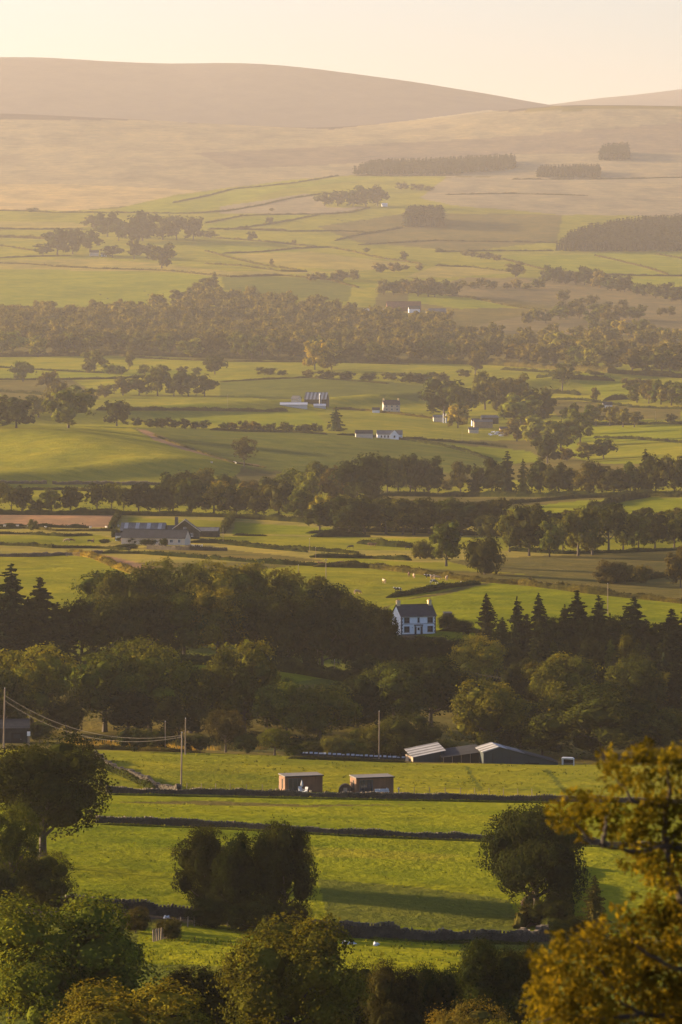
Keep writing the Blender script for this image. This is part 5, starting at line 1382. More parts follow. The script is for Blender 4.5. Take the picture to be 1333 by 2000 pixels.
def gable(name, px, py, rot, W, Dp, eave, ridge, label, wm, rm, dz=-.05, cat='house', sheets=None, over=.25, base_drop=1.2, chim=(), group=None, cm=None):
    """ridge along local x; front faces -y; origin at the middle of the front foot"""
    o = site(name, px, py, rot, label, cat, dz, group)
    MB().prismx([(0, -base_drop), (Dp, -base_drop), (Dp, eave), (Dp / 2, ridge), (0, eave)], -W / 2, W / 2).build('wall', wm, o)
    sl = (ridge - eave) / (Dp / 2); e = over
    roof = None
    if sheets is None:
        m = MB()
        m.slab((-W / 2 - e, -e, eave - e * sl + .12), (W / 2 + e, -e, eave - e * sl + .12), (W / 2 + e, Dp / 2, ridge + .12), (-W / 2 - e, Dp / 2, ridge + .12), .1)
        m.slab((-W / 2 - e, Dp + e, eave - e * sl + .12), (-W / 2 - e, Dp / 2 + .01, ridge + .12), (W / 2 + e, Dp / 2 + .01, ridge + .12), (W / 2 + e, Dp + e, eave - e * sl + .12), .1)
        m.box(-W / 2 - e, W / 2 + e, Dp / 2 - .1, Dp / 2 + .1, ridge + .10, ridge + .2)
        roof = m.build('roof', rm, o)
        g = MB().box(-W / 2 - e, W / 2 + e, -e - .1, -e, eave - e * sl - .02, eave - e * sl + .08); g.build('gutter', M_frame, roof)
    else:
        k = len(sheets); tot = W + 2 * e
        for side in (0, 1):
            for i, sm in enumerate(sheets):
                a = -W / 2 - e + tot * i / k; b = a + tot / k - .01; j = .004 * (i % 2)
                m = MB()
                if side == 0: m.slab((a, -e, eave - e * sl + .1 + j), (b, -e, eave - e * sl + .1 + j), (b, Dp / 2 - .01, ridge + .1 + j), (a, Dp / 2 - .01, ridge + .1 + j), .06)
                else: m.slab((a, Dp + e, eave - e * sl + .1 + j), (a, Dp / 2 + .01, ridge + .1 + j), (b, Dp / 2 + .01, ridge + .1 + j), (b, Dp + e, eave - e * sl + .1 + j), .06)
                m.build('roof_sheet', sm, o)
        MB().box(-W / 2 - e, W / 2 + e, Dp / 2 - .12, Dp / 2 + .12, ridge + .09, ridge + .17).build('ridge_cap', rm, o)
    for (cx, cw, ch) in chim:
        c = MB().box(cx - cw / 2, cx + cw / 2, Dp / 2 - cw / 2, Dp / 2 + cw / 2, ridge - .5, ridge + ch)
        c.box(cx - cw / 2 - .07, cx + cw / 2 + .07, Dp / 2 - cw / 2 - .07, Dp / 2 + cw / 2 + .07, ridge + ch - .18, ridge + ch - .05)
        c = c.build('chimney', cm or M_chim, o)
        for s in (-.2, .2):
            MB().tube([[cx + s * cw, Dp / 2, ridge + ch - .05], [cx + s * cw, Dp / 2, ridge + ch + .35]], .11, 6).build('chimney_pot', M_rust, c)
    return o

# ------------------------------------------------------------------ the white farmhouse
h = gable('white_house', 818, 1240, 20, 9.2, 6.6, 4.75, 7.3, 'white two storey farmhouse with dark slate roof and lit left gable among the trees', M_white, M_slate, chim=((-4.15, .85, 1.15), (4.15, .85, 1.15)))
for x in (-3.1, 3.1):
    window(h, x, 3.05, 1.45, 1.35, 0); window(h, x, .75, 1.45, 1.45, 0)
window(h, 0, 3.15, .55, 1.2, 0, bars=(0, 1))
m = MB()
m.box(-1.05, -.82, -.16, 0, 0, 2.35); m.box(.82, 1.05, -.16, 0, 0, 2.35); m.box(-1.2, 1.2, -.22, 0, 2.35, 2.58); m.build('door_surround', M_quoin, h)
door(h, 0, 0.05, .95, 2.05, -.005, M_white)
for s in (-1, 1): MB().box(s * .66 - .13, s * .66 + .13, -.04, 0, .2, 2.1).build('side_light', M_glass, h)
MB().box(-4.63, 4.63, -.05, 0, 2.72, 2.82).build('string_course', M_quoin, h)
MB().box(-4.66, 4.66, -.06, 0, -1.0, .28).build('plinth', M_quoin, h)
for s in (-1, 1):
    for k in range(11):
        wq = .42 if k % 2 else .27; x0 = s * 4.62
        b = MB().box(min(x0, x0 - s * wq), max(x0, x0 - s * wq), -.045, .22 if k % 2 == 0 else .4, .3 + k * .4, .3 + k * .4 + .37)
        b.build('quoin', M_quoin, h)
window(h, 4.0, 3.2, .7, 1.0, None, side=-4.6); 
MB().box(-1.7, -1.6, -.12, 0, 1.75, 1.95).build('wall_lamp', M_frame, h)
MB().box(-4.64, -4.56, -.12, -.04, .2, 4.6).build('drainpipe', M_frame, h)
o = site('garden_shed', 876, 1212, 10, 'small dark hut on the bank behind the right end of the white house', 'hut')
MB().box(-1, 1, 0, 1.6, -.5, 1.8).build('wall', M_tindark, o); MB().slab((-1.15, -.15, 1.95), (1.15, -.15, 1.95), (1.15, 1.8, 2.2), (-1.15, 1.8, 2.2), .08).build('roof', M_slate, o)

# ------------------------------------------------------------------ two timber cabins with glass doors
def cabin(px, py, label, extras):
    o = site('wooden_cabin', px, py, 21, label, 'cabin', 0, 'wooden cabins behind the stone wall')
    W, Dd = 6.2, 2.7
    MB().box(-W / 2, W / 2, 0.03, Dd - .03, -.2, 2.42).build('wall', M_clad, o)
    n = 34
    for i in range(n):   # vertical boards of the front
        a = -W / 2 + W * i / n
        if -2.55 < a + W / n / 2 < -.35 : continue
        MB().box(a + .008, a + W / n - .008, -.005, .03, .02, 2.42).build('board', M_clad, o)
    for i in range(14):
        a = .0 + Dd * i / 14
        if .95 < a + .1 < 1.45: 
            MB().box(-W / 2 - .03, -W / 2, a + .008, a + Dd / 14 - .008, .02, .5).build('board', M_clad, o)
            continue
        MB().box(-W / 2 - .03, -W / 2, a + .008, a + Dd / 14 - .008, .02, 2.42).build('board', M_clad, o)
    d = MB().box(-2.55, -.35, .005, .05, .05, 2.15).build('glass_door', M_glass, o)
    m = MB()
    for x in (-2.55, -1.85, -1.05, -.42): m.box(x, x + .07, -.03, .02, .05, 2.15)
    m.box(-2.48, -.35, -.026, .016, 2.08, 2.15); m.box(-2.48, -.35, -.026, .016, .05, .12); m.build('door_frame', M_tin if extras else M_frame, d)
    s = MB().box(-W / 2 - .012, -W / 2 + .04, 1.0, 1.4, .5, 2.0).build('window', M_glass, o)
    m = MB(); m.box(-W / 2 - .05, -W / 2, .95, 1.0, .45, 2.05); m.box(-W / 2 - .05, -W / 2, 1.4, 1.45, .45, 2.05); m.build('frame', M_frame, s)
    r = MB().slab((-W / 2 - .12, -.22, 2.52), (W / 2 + .12, -.22, 2.52), (W / 2 + .12, Dd + .12, 2.74), (-W / 2 - .12, Dd + .12, 2.74), .14).build('roof', M_felt, o)
    MB().box(-W / 2 - .13, W / 2 + .13, -.26, -.2, 2.36, 2.55).build('fascia', M_tindark, r)
    m = MB()
    for k in range(5): m.box(-2.8 + .0, .2, -1.35 + k * .26, -1.35 + k * .26 + .24, -.05, .03)
    m.build('deck', M_plank, o)
    return o
cabin(594, 1547, 'left of two flat roofed timber cabins, white chairs before its glass door', 0)
cabin(733, 1550, 'right of two flat roofed timber cabins, pale bench before its front', 1)
# garden furniture
def chair(px, py, label, rz):
    o = site('garden_chair', px, py, rz, label, 'chair', 0, 'white garden chairs')
    MB().box(-.28, .28, -.28, .28, .42, .48).build('seat', M_plastic, o)
    MB().slab((-.28, .26, .5), (.28, .26, .5), (.28, .42, 1.1), (-.28, .42, 1.1), .05).build('backrest', M_plastic, o)
    for sx in (-1, 1):
        for sy in (-1, 1): MB().box(sx * .25 - .03, sx * .25 + .03, sy * .25 - .03, sy * .25 + .03, 0, .42).build('leg', M_plastic, o)
        MB().box(sx * .3 - .03, sx * .3 + .03, -.25, .3, .68, .73).build('armrest', M_plastic, o)
chair(588, 1550.5, 'white garden chair in front of the left cabin, nearer its glass door', 20)
chair(596, 1551.5, 'white garden chair in front of the left cabin, further right', -40)
o = site('closed_parasol', 590, 1549, 0, 'small closed pale parasol standing by the chairs of the left cabin', 'parasol')
MB().tube([[0, 0, 0], [0, 0, 1.9]], .03, 6).build('pole', M_post, o)
MB().tube([[0, 0, .95], [0, 0, 1.2], [0, 0, 1.6], [0, 0, 2.0]], [.10, .22, .16, .02], 8).build('canopy', M_plastic, o)
MB().tube([[0, 0, 0], [0, 0, .1]], .25, 8).build('base', M_stone, o)
o = site('garden_bench', 747, 1552, 12, 'long pale garden bench and table set along the right cabin front', 'bench')
MB().box(-1.1, 1.1, -.3, .2, .42, .5).build('seat', M_plastic, o); MB().box(-1.1, 1.1, .2, .27, .5, .85).build('backrest', M_plastic, o)
for x in (-1, -.35, .35, 1): MB().box(x - .05, x + .05, -.25, .2, 0, .42).build('leg', M_plastic, o)
for i, (x, hh) in enumerate(((-.4, .35), (.75, .55), (.95, .3))): MB().tube([[x, 0, .5], [x, 0, .5 + hh * .4], [x, 0, .5 + hh]], [.05, .13, .03], 7).build('cushion', M_plastic, o)
o = site('garden_lamp', 779, 1552, 0, 'small cream bollard light at the right end of the right cabin', 'lamp')
MB().tube([[0, 0, -.1], [0, 0, .75]], .06, 6).build('post', M_cream, o); MB().tube([[0, 0, .75], [0, 0, .9], [0, 0, 1.05]], [.12, .2, .08], 8).build('lamp_head', M_cream, o)
o = site('feed_bucket', 607, 1552, 0, 'small yellow bucket on the wall side of the left cabin', 'bucket')
MB().tube([[0, 0, .3], [0, 0, .62]], [.14, .19], 9).build('body', M_chim, o); MB().tube([[-.18, 0, .62], [0, 0, .82], [.18, 0, .62]], .015, 4).build('handle', M_frame, o)
# domed thatched hut between the cabins
o = site('domed_hut', 675, 1549, 0, 'low rounded brown hut of bent boards standing between the two cabins', 'hut')
n = 14
for k in range(n):
    a0, a1 = math.pi * k / n, math.pi * (k + 1) / n; rr0 = 1.12; m = MB()
    z0, z1 = math.sin(a0) * 1.42, math.sin(a1) * 1.42
    m.slab((math.cos(a0) * rr0, -.7, z0), (math.cos(a1) * rr0, -.7, z1), (math.cos(a1) * rr0, .9, z1), (math.cos(a0) * rr0, .9, z0), .07); m.build('board', M_wicker, o)
MB().prism([(math.cos(math.pi * k / 16) * 1.05, math.sin(math.pi * k / 16) * 1.34) for k in range(17)], -.55, .8).build('end_wall', M_wicker, o)
d = MB().box(-.3, .3, -.6, -.54, 0, .85).build('door', M_plank, o)

# ------------------------------------------------------------------ sheds at the top of the near field
def monopitch(px, py, rot, W, Dp, hl, hr, label, wm, sheets, dz=0, endm=None, rise=.0):
    """roof falls towards the left; front at -y; rise = extra height of the back edge"""
    o = site('metal_shed', px, py, rot, label, 'shed', dz)
    MB().prism([(-W / 2, -1.5), (W / 2, -1.5), (W / 2, hr), (-W / 2, hl)], 0.02, Dp - .02).build('wall', wm, o)
    if endm: MB().prismx([(0.0, -1.4), (Dp, -1.4), (Dp, hl - .05), (0.0, hl - .05)], -W / 2 - .04, -W / 2).build('end_wall', endm, o)
    n = len(sheets); 
    for i, sm in enumerate(sheets):
        y0 = -.3 + (Dp + .5) * i / n; y1 = -.3 + (Dp + .5) * (i + 1) / n - .01
        z = lambda x, y: hl + (hr - hl) * (x + W / 2) / W + rise * y / Dp + .1 + .004 * (i % 2)
        a, b = -W / 2 - .25, W / 2 + .25
        MB().slab((a, y0, z(a, y0)), (b, y0, z(b, y0)), (b, y1, z(b, y1)), (a, y1, z(a, y1)), .06).build('roof_sheet', sm, o)
    return o
TL, TN, TD = M_tinlight, M_tin, M_tindark
s1 = monopitch(838, 1489, 12, 6.0, 6.5, 1.9, 3.0, 'small green shed with striped grey roof and left end coloured pale as if sunlit', M_greenwall, [TL, TN, TL, TN, TL, TN, TL, TN], dz=-.9, endm=M_plank, rise=.9)  # plank colour on the left end stands in for sunlight there
for i in range(6): MB().box(-2.8 + i, -2.76 + i, -.03, .02, -.5, 2.0 + i * .18).build('seam', M_tindark, s1)
MB().box(-3.08, -3.05, 2.0, 3.6, -.8, 1.4).build('door', M_dark, s1)
s2 = monopitch(902, 1490, 8, 7.2, 6.5, 2.0, 2.9, 'dark lean-to with open front between the two striped sheds', M_dark, [TD] * 7, dz=-1.0, rise=.8)  # near-black solid wall stands in for the shade of an open front
for i in range(5): MB().box(-3.5 + i * 1.7, -3.36 + i * 1.7, -.12, .01, -1.2, 2.1 + i * .2).build('post', M_post, s2)
m = MB(); m.box(-3.4, 3.4, -.04, .0, -.6, .5); m.build('low_wall', M_greenwall, s2)
# peaked shed, ridge running away from us
o = site('metal_barn', 975, 1492, 7, 'peaked green barn with striped left roof slope and long right lean-to', 'barn', -1.8)
E0, PK, RW = 4.0, 4.9, 11.2
MB().prism([(-2.9, -1.5), (RW, -1.5), (RW, 1.9), (0, PK), (-2.9, E0)], .02, 9.3).build('wall', M_greenwall, o)
for i, sm in enumerate([TL, TN, TL, TN, TL, TN]):
    y0 = -.3 + 9.9 * i / 6; y1 = y0 + 9.9 / 6 - .01
    MB().slab((-3.2, y0, E0 - .05 + .12), (0, y0, PK + .12), (0, y1, PK + .12), (-3.2, y1, E0 - .05 + .12), .06).build('roof_sheet', sm, o)
for i, sm in enumerate([TL, TN, TN, TD, TD, TD, TD]):
    x0 = .01 + (RW + .3) * i / 7; x1 = .0 + (RW + .3) * (i + 1) / 7; f = lambda x: PK + (1.9 - PK) * x / RW + .12
    MB().slab((x0, -.3, f(x0)), (x1, -.3, f(x1)), (x1, 9.6, f(x1)), (x0, 9.6, f(x0)), .06).build('roof_sheet', sm, o)
MB().slab((-3.2, -.36, E0 + .1), (0, -.36, PK + .16), (0, -.3, PK + .16), (-3.2, -.3, E0 + .1), .22).build('barge_board', TL, o)
for x in (-1.2, 2.2, 5.6, 8.4): MB().box(x, x + .09, -.05, .02, -1, 3.9 - max(0, x) * .27).build('seam', M_tindark, o)
MB().box(5.0, 7.6, -.04, .02, -.4, 1.9).build('door', M_dark, o)
for i in range(3): MB().box(8.2 + i, 8.7 + i, -.5, -.1, -.9, 1.2 - i * .2).build('stacked_pallet', M_tin, o)
# white canopied trailer at the right end
o = site('livestock_trailer', 1110, 1497, -6, 'small white roofed livestock trailer at the right end of the sheds', 'trailer')
m = MB(); m.prism([(-1.15, 1.42), (-1.0, 1.56), (.85, 1.5), (1.1, 1.3), (1.1, 1.2), (-1.15, 1.3)], 0, 1.5); m.build('roof', M_plastic, o)
MB().box(-1.12, -.82, .02, 1.48, .25, 1.3).build('front_panel', M_plastic, o)
MB().box(.95, 1.08, .02, 1.48, .1, 1.22).build('tailgate', M_plastic, o)
MB().box(-.82, .95, .05, 1.45, .3, .55).build('side_panel', M_tin, o)
MB().box(-.8, .93, .4, 1.1, .55, 1.2).build('interior', M_dark, o)  # near-black block stands in for the shade inside
for x in (-.35, .25):
    w = MB().tube([[x, -.08, .28], [x, .08, .28]], .28, 12).build('wheel', M_dark, o)
# white topped barrier
o = site('feed_barrier', 662, 1481, 0, 'long low barrier topped with white sacks along the head of the field', 'barrier')
P0 = at(662, 1481)
for i in range(26):
    px = 560 + i * 9; p = at(px, 1475 + (px - 555) * .047) - P0
    L = F and 9 / (F / P0.y)
    MB().box(p.x, p.x + L * .96, p.y - .25, p.y + .25, p.z - .2, p.z + .55).build('trough', M_tindark, o)
    v = MB().prismx([(p.y - .32, p.z + .52), (p.y + .32, p.z + .52), (p.y + .26, p.z + .66 + .06 * (i % 3)), (p.y - .2, p.z + .70 + .05 * ((i * 7) % 4))], p.x + .02, p.x + L * (.6 + .09 * ((i * 5) % 4)))
    v.build('sack', M_plastic, o)
# dark shed at the left edge
o = gable('dark_shed', 27, 1452, 4, 5.6, 7, 3.4, 4.6, 'dark blue shed at the left edge between power pole and white topped post', M_tindark, M_tindark, dz=-.4, cat='shed')
door(o, 0.6, 0, 2.2, 2.4, -.01, M_dark)
MB().box(-2.9, 2.9, -.5, -.1, -.2, .25).build('kerb', M_stone, o)

# ------------------------------------------------------------------ crumpled white sheets by the bottom wall
def tarp(px, py, label, seed, w):
    rng = np.random.default_rng(seed); v = ICO2[0].copy(); v[:, 2] = np.maximum(v[:, 2], -.15)
    v = v * [w / 2, .35, .26] * (1 + .45 * rng.uniform(-1, 1, (len(v), 1))); v[:, 2] *= np.interp(v[:, 0], [-w / 2, -w * .2, w * .1, w * .3, w / 2], [.5, 1.3, .5, 1.2, .3]); p = at(px, py)
    o = link(bpy.data.objects.new('plastic_sheet', mesh_np('plastic_sheet', v, ICO2[1], M_plastic))); o.location = (p.x, p.y, p.z + .12); tag(o, label, 'tarpaulin')
tarp(270, 1793, 'crumpled white plastic sheet lying by the wall at the left', 1, 1.35)
tarp(326, 1796, 'small grey feed sack beside the left crumpled sheet', 3, .7)
tarp(680, 1846, 'crumpled white plastic sheet at the foot of the tall dark wall', 2, 1.4)
tarp(735, 1848, 'small pale sack right of the sheet under the tall dark wall', 4, .6)
bpy.data.objects['plastic_sheet.001'].name = 'feed_sack'; bpy.data.objects['plastic_sheet.003'].name = 'feed_sack'

# ------------------------------------------------------------------ slate roofed farm in the middle distance
h = gable('farm_bungalow', 299, 1064, -17, 25, 6.5, 2.7, 5.6, 'long low cream farmhouse with dark slate roof and bushes in front', M_cream, M_slate, chim=())
for x in (-3, .8, 3.6, 7.2): window(h, x, .9, 1.3, 1.1, 0, M_wframe)
door(h, 5.4, 0, 1, 2.1, 0, M_rust); window(h, 2.6, .9, .9, 1.2, None, M_wframe, side=-12.5)
window(h, 10.3, .9, 1.0, 1.2, 0, M_wframe)
b = gable('striped_barn', 278, 1049, -6, 17, 8, 2.6, 5.3, 'grey barn behind the cream farmhouse, roof crossed by four white strips', M_tindark, M_tin, cat='barn', sheets=[TN, TL, TN, TN, TL, TN, TN, TL, TN, TN, TL, TN])
g1 = site('stone_farmhouse', 361, 1052, 0, 'stone house with steep gable facing us and dark chimney behind the farmhouse', 'house')
MB().prism([(-5.5, -1), (5.5, -1), (5.5, 3.0), (0, 7.0), (-5.5, 3.0)], 0, 9).build('wall', M_stone, g1)
m = MB(); m.slab((-6, -.3, 2.8), (0, -.3, 7.25), (0, 9.3, 7.25), (-6, 9.3, 2.8), .16); m.slab((.01, -.3, 7.25), (6, -.3, 2.8), (6, 9.3, 2.8), (.01, 9.3, 7.25), .16); m.build('roof', M_slate, g1)
m = MB(); m.slab((-6.05, -.36, 2.86), (0, -.36, 7.32), (0, -.3, 7.32), (-6.05, -.3, 2.86), .3); m.slab((.01, -.36, 7.32), (6.05, -.36, 2.86), (6.05, -.3, 2.86), (.01, -.3, 7.32), .3); m.build('barge_board', M_cream, g1)
MB().box(-3.9, -2.6, 3, 4.3, 4.6, 8.2).build('chimney', M_quoin, g1); window(g1, 0, 3.2, 1.1, 1.2, 0, M_wframe); window(g1, -2.6, .9, 1.2, 1.2, 0, M_wframe); window(g1, 2.6, .9, 1.2, 1.2, 0, M_wframe)
x = gable('small_outbuilding', 333, 1045, 0, 5, 4, 2.4, 3.6, 'little dark outbuilding between the striped barn and the stone gable', M_stone, M_slate, cat='outbuilding')
x = gable('grey_farm_shed', 404, 1049, -8, 8.5, 6, 2.4, 3.6, 'low grey sheeted shed right of the stone gable', M_stone, M_tin, cat='shed')
o = site('round_hay_bales', 427, 1049, 0, 'reddish heap of bales at the right end of the grey shed', 'bale stack')
for i in range(5): MB().tube([[-1.6 + i * .8, -.6, .65 + (i % 2) * .5], [-1.6 + i * .8, .6, .65 + (i % 2) * .5]], .62, 12).build('bale', M_plank, o)
o = site('field_gate', 142, 1087, 0, 'pale field gate in the wall above the rough left field', 'gate')
for s in (-1, 1): MB().box(s * 2.2 - .12, s * 2.2 + .12, -.1, .1, -.2, 1.6).build('post', M_post, o)
for k in range(5): MB().box(-2.05, 2.05, -.04, .04, .25 + k * .26, .35 + k * .26).build('rail', M_plank, o)
o = site('farm_gate', 385, 1071, 0, 'white gate right of the farm bungalow', 'gate')
for s in (-1, 1): MB().box(s * 1.9 - .12, s * 1.9 + .12, -.1, .1, -.2, 1.5).build('post', M_wframe, o)
for k in range(4): MB().box(-1.75, 1.75, -.04, .04, .3 + k * .3, .42 + k * .3).build('rail', M_wframe, o)
for i, (px, py, w, lb) in enumerate(((240, 1058, 26, 'bush beside the tractor of the cream farmhouse'), (262, 1063, 22, 'bush at the left end of the cream farmhouse wall'), (226, 1050, 18, 'bush at the left end of the striped barn'),
        (205, 1062, 18, 'bush next to the dark grazing cow by the farm'), (290, 1066, 30, 'rounded bush against the front of the cream farmhouse'), (318, 1069, 16, 'small bush before the farmhouse windows'), (250, 1071, 40, 'widest dark bush below the farmyard'))):
    tree('bush', px, py, 9 + i % 3 * 4, w, 'd', label=lb, group='dark garden bushes of the cream farmhouse')
o = site('parked_tractor', 246, 1060, 10, 'pale machinery and tractor parked before the striped barn', 'tractor')
MB().box(-1.8, .2, -.6, .6, .7, 1.5).build('bonnet', M_rust, o); MB().box(.2, 1.5, -.7, .7, .7, 2.6).build('cab', M_wframe, o)
for x, r in ((-1.3, .5), (1.0, .85)):
    for s in (-1, 1): MB().tube([[x, s * .9 - .15, r], [x, s * .9 + .15, r]], r, 12).build('wheel', M_dark, o)
o = gable('white_porch', 246, 1056, -6, 8, 3, 2.0, 2.9, 'low white fronted outhouse left of the cream farmhouse', M_white, M_slate, cat='outhouse')

# ------------------------------------------------------------------ buildings further off
x = gable('polytunnel_shed', 574, 796, 0, 18, 9, 2.0, 3.4, 'long white polytunnel at the hill farm left of centre', M_plastic, M_plastic, cat='polytunnel')
x = gable('polytunnel_shed', 625, 797, 0, 8, 6, 1.6, 2.8, 'short white tunnel between the polytunnel and the bushes', M_plastic, M_plastic, cat='polytunnel')
x = gable('cream_barn', 576, 789, -20, 5, 6, 3.5, 5.5, 'cream walled block behind the left end of the polytunnel', M_cream, M_tin, cat='barn')
x = gable('slatted_barn', 616, 791, -12, 15, 10, 4, 8.5, 'big grey barn with a row of bright roof lights above the polytunnel', M_tindark, M_tin, cat='barn', sheets=[TN, TL] * 6)
o = site('farm_silo', 626, 794, 0, 'tall pale silo standing at the hill farm', 'silo')
MB().tube([[0, 0, -.5], [0, 0, 8.2], [0, 0, 8.9], [0, 0, 9.3]], [.75, .75, .5, .1], 12).build('tank', M_plastic, o); MB().box(-.5, .5, -.85, -.7, 0, 8).build('ladder', M_tin, o)
x = gable('hill_farmhouse', 766, 804, 8, 11, 7, 4.8, 7.8, 'two storey farmhouse with sunlit gable below the dark ridge field', M_cream, M_slate, chim=((-5, .9, 1.2), (5, .9, 1.2)))
for xx in (-3.5, 0, 3.5):
    window(x, xx, 3.2, 1, 1.2, 0, M_wframe); window(x, xx, .9, 1, 1.2, 0, M_wframe)
x = gable('white_outbuilding', 735, 806, 0, 5, 4, 2, 3.4, 'small white outbuilding left of the sunlit gable farmhouse', M_white, M_slate, cat='outbuilding')
x = gable('white_cottage', 762, 857, 3, 15, 6, 2.8, 5.0, 'white cottage with a tall peaked gable on the edge of the dark field', M_white, M_tin)
for xx in (-5, -3, -1): window(x, xx, .8, .9, 1.3, 0)
o = site('white_gable_wing', 771, 858, 0, 'peaked white wing in front of the white cottage', 'house')
MB().prism([(-2.6, -1), (2.6, -1), (2.6, 2.8), (0, 5.4), (-2.6, 2.8)], -1.5, 4).build('wall', M_white, o)
m = MB(); m.slab((-2.9, -1.7, 2.6), (0, -1.7, 5.6), (0, 4, 5.6), (-2.9, 4, 2.6), .12); m.slab((.01, -1.7, 5.6), (2.9, -1.7, 2.6), (2.9, 4, 2.6), (.01, 4, 5.6), .12); m.build('roof', M_tin, o)
window(o, 0, 1, 1, 1.3, -1.5)
x = gable('grey_cottage_barn', 712, 855, 3, 10, 6, 2.6, 4.4, 'dull grey barn left of the white cottage', M_cream, M_slate, cat='barn')
for px, py, W, Dp, e, r, lb, wm, rm in [
    (858, 824, 7, 5, 3.0, 4.4, 'small cream barn with lit wall left of the golden tree', M_cream, M_tin),
    (945, 836, 12, 7, 4.0, 5.4, 'open shed with pale roof edge at the scrap yard farm', M_plank, M_tin),
    (958, 828, 11, 6, 4.2, 5.6, 'second pale roofed shed behind the open shed', M_tindark, M_tin),
    (926, 846, 6, 4, 2.4, 3.6, 'small pale lean-to left of the open shed', M_cream, M_tin),
    (990, 846, 8, 5, 2.8, 4.0, 'brown shed right of the scrap heap', M_plank, M_slate),
    (930, 832, 5, 5, 3.4, 4.8, 'narrow white gabled hut behind the open shed', M_white, M_slate),
    (735, 611, 26, 9, 2.6, 4.2, 'long pale roofed shed of the far farmstead', M_cream, M_tinlight),
    (790, 607, 34, 12, 4, 9.5, 'large brown roofed barn of the far farmstead', M_rust, M_rust),
    (810, 611, 11, 8, 4.2, 7, 'pale house front of the far farmstead', M_white, M_slate),
    (855, 613, 17, 8, 3, 5.5, 'grey blue shed at the right of the far farmstead', M_tin, M_tin),
    (842, 614, 9, 6, 2.6, 4.2, 'small grey shed left of the grey blue shed', M_tin, M_tin),
    (184, 500, 11, 7, 4.5, 7.5, 'pale far farmhouse half hidden in the dark far copse', M_cream, M_slate),
    (203, 501, 7, 6, 3, 5, 'small pale outhouse right of the far farmhouse in the copse', M_white, M_slate),
    (752, 403, 8, 6, 3, 5, 'tiny white cottage right of a copse high on the far slope', M_white, M_white),
    (1188, 798, 6, 5, 2.6, 4.6, 'tiny pale cottage below the clump at the right edge', M_white, M_slate)]:
    gable('farm_building', px, py, 4, W, Dp, e, r, lb, wm, rm, cat='farm building')
for i, px in enumerate((867, 872)):
    o = site('feed_silo', px, 826, 0, ('left' if i == 0 else 'right') + ' of two thin white feed silos beside the small cream barn', 'silo')
    MB().tube([[0, 0, -.3], [0, 0, 5.0], [0, 0, 6.2]], [.5, .5, .1], 10).build('tank', M_plastic, o)
o = site('scrap_heap', 972, 854, 0, 'glittering white heap of wrapped bales and scrap at the farmyard', 'heap')
rng = np.random.default_rng(3)
for i in range(34):
    x, y, z = rng.uniform(-4.8, 4.8), rng.uniform(-3, 6), rng.uniform(.3, 1.4); s_ = rng.uniform(.5, 1.0)
    z += max(0, 3.6 - abs(x) * .5) * rng.random()
    a = rng.uniform(0, 3)
    MB().slab((x - s_, y, z), (x + s_, y + .2 * a, z + .4 * s_), (x + s_ * .8, y + s_, z + .9 * s_), (x - s_ * .9, y + s_, z + .7 * s_), .3).build('bale', (M_white, M_plastic, M_tinlight)[i % 3], o)

# ------------------------------------------------------------------ power poles and wires
POLES = {}
def pole(key, px, py, top, label, r=.13, lean=0.0, arm=0, mat=None):
    p = at(px, py); s = F / p.y; h = (py - top) / s
    o = empty('power_pole', p); tag(o, label, 'pole')
    MB().tube([[0, 0, -.5], [lean * h * .5, 0, h * .5], [lean * h, 0, h]], [r, r * .85, r * .7], 8).build('post', mat or M_post, o)
    if arm: MB().box(lean * h - arm / 2, lean * h + arm / 2, -.06, .06, h - .5, h - .36).build('cross_arm', M_post, o)
    for s_ in ((-1, 1) if arm else (0,)): MB().tube([[lean * h + s_ * arm * .45, 0, h - .36 if arm else h], [lean * h + s_ * arm * .45, 0, (h - .36 if arm else h) + .18]], .05, 6).build('insulator', M_wframe, o)
    POLES[key] = p + Vector((lean * h, 0, h - .25))
pole('a', 354, 1546, 1432, 'front pole of the tall leaning pair at the head of the stone wall', .15, .015)
pole('b', 362, 1474, 1404, 'rear pole of the tall pair, thinner and behind the front one', .13, .01)
pole('c', 7, 1463, 1345, 'thick power pole at the left edge in front of the rounded tree', .19, .02)
pole('d', 741, 1487, 1390, 'thin straight pole left of the striped sheds', .11)
pole('e', 323, 1468, 1410, 'thin pole left of the tall leaning pair', .1)
pole('f', 652, 1328, 1290, 'small pole at the foot of the big dark copse', .12, .05)
pole('g', 1027, 1374, 1322, 'pole standing among the conifers over the lit clearing', .12)
pole('h', 938, 1474, 1418, 'short pole behind the peaked barn roof', .1)
pole('i', 1188, 1200, 1140, 'pole rising above the tips of the conifer wood', .12)
pole('j', 637, 1146, 1091, 'pole on the lower edge of the cattle pasture above the copse', .14, 0, .7)
pole('k', 583, 1122, 1104, 'short post left of the pasture pole', .1)
pole('l', 605, 1078, 1052, 'thin far pole in the field above the pasture', .09)
pole('m', 617, 1090, 1070, 'second thin far pole just right of the first', .09)
pole('n', 436, 1062, 1032, 'thin pole right of the grey farm shed', .1)
pole('o', 1281, 828, 804, 'thin pole over the striped green fields', .1)
pole('p', 445, 795, 770, 'thin pole left of the hill farm', .1)
pole('q', 903, 862, 842, 'thin pole below the golden tree of the farmyard', .1)
pole('r', 1333, 1430, 1390, 'pole at the right edge behind the very broad tree', .12)
pole('s', 921, 650, 624, 'pale pole in the rough ground over the valley wood', .14)
o = site('gate_post', 56, 1478, 0, 'short stone gate post with white top right of the dark shed', 'post')
MB().box(-.18, .18, -.18, .18, -.3, 3.6).build('shaft', M_post, o); MB().box(-.26, .26, -.26, .26, 3.6, 4.3).build('cap', M_wframe, o)
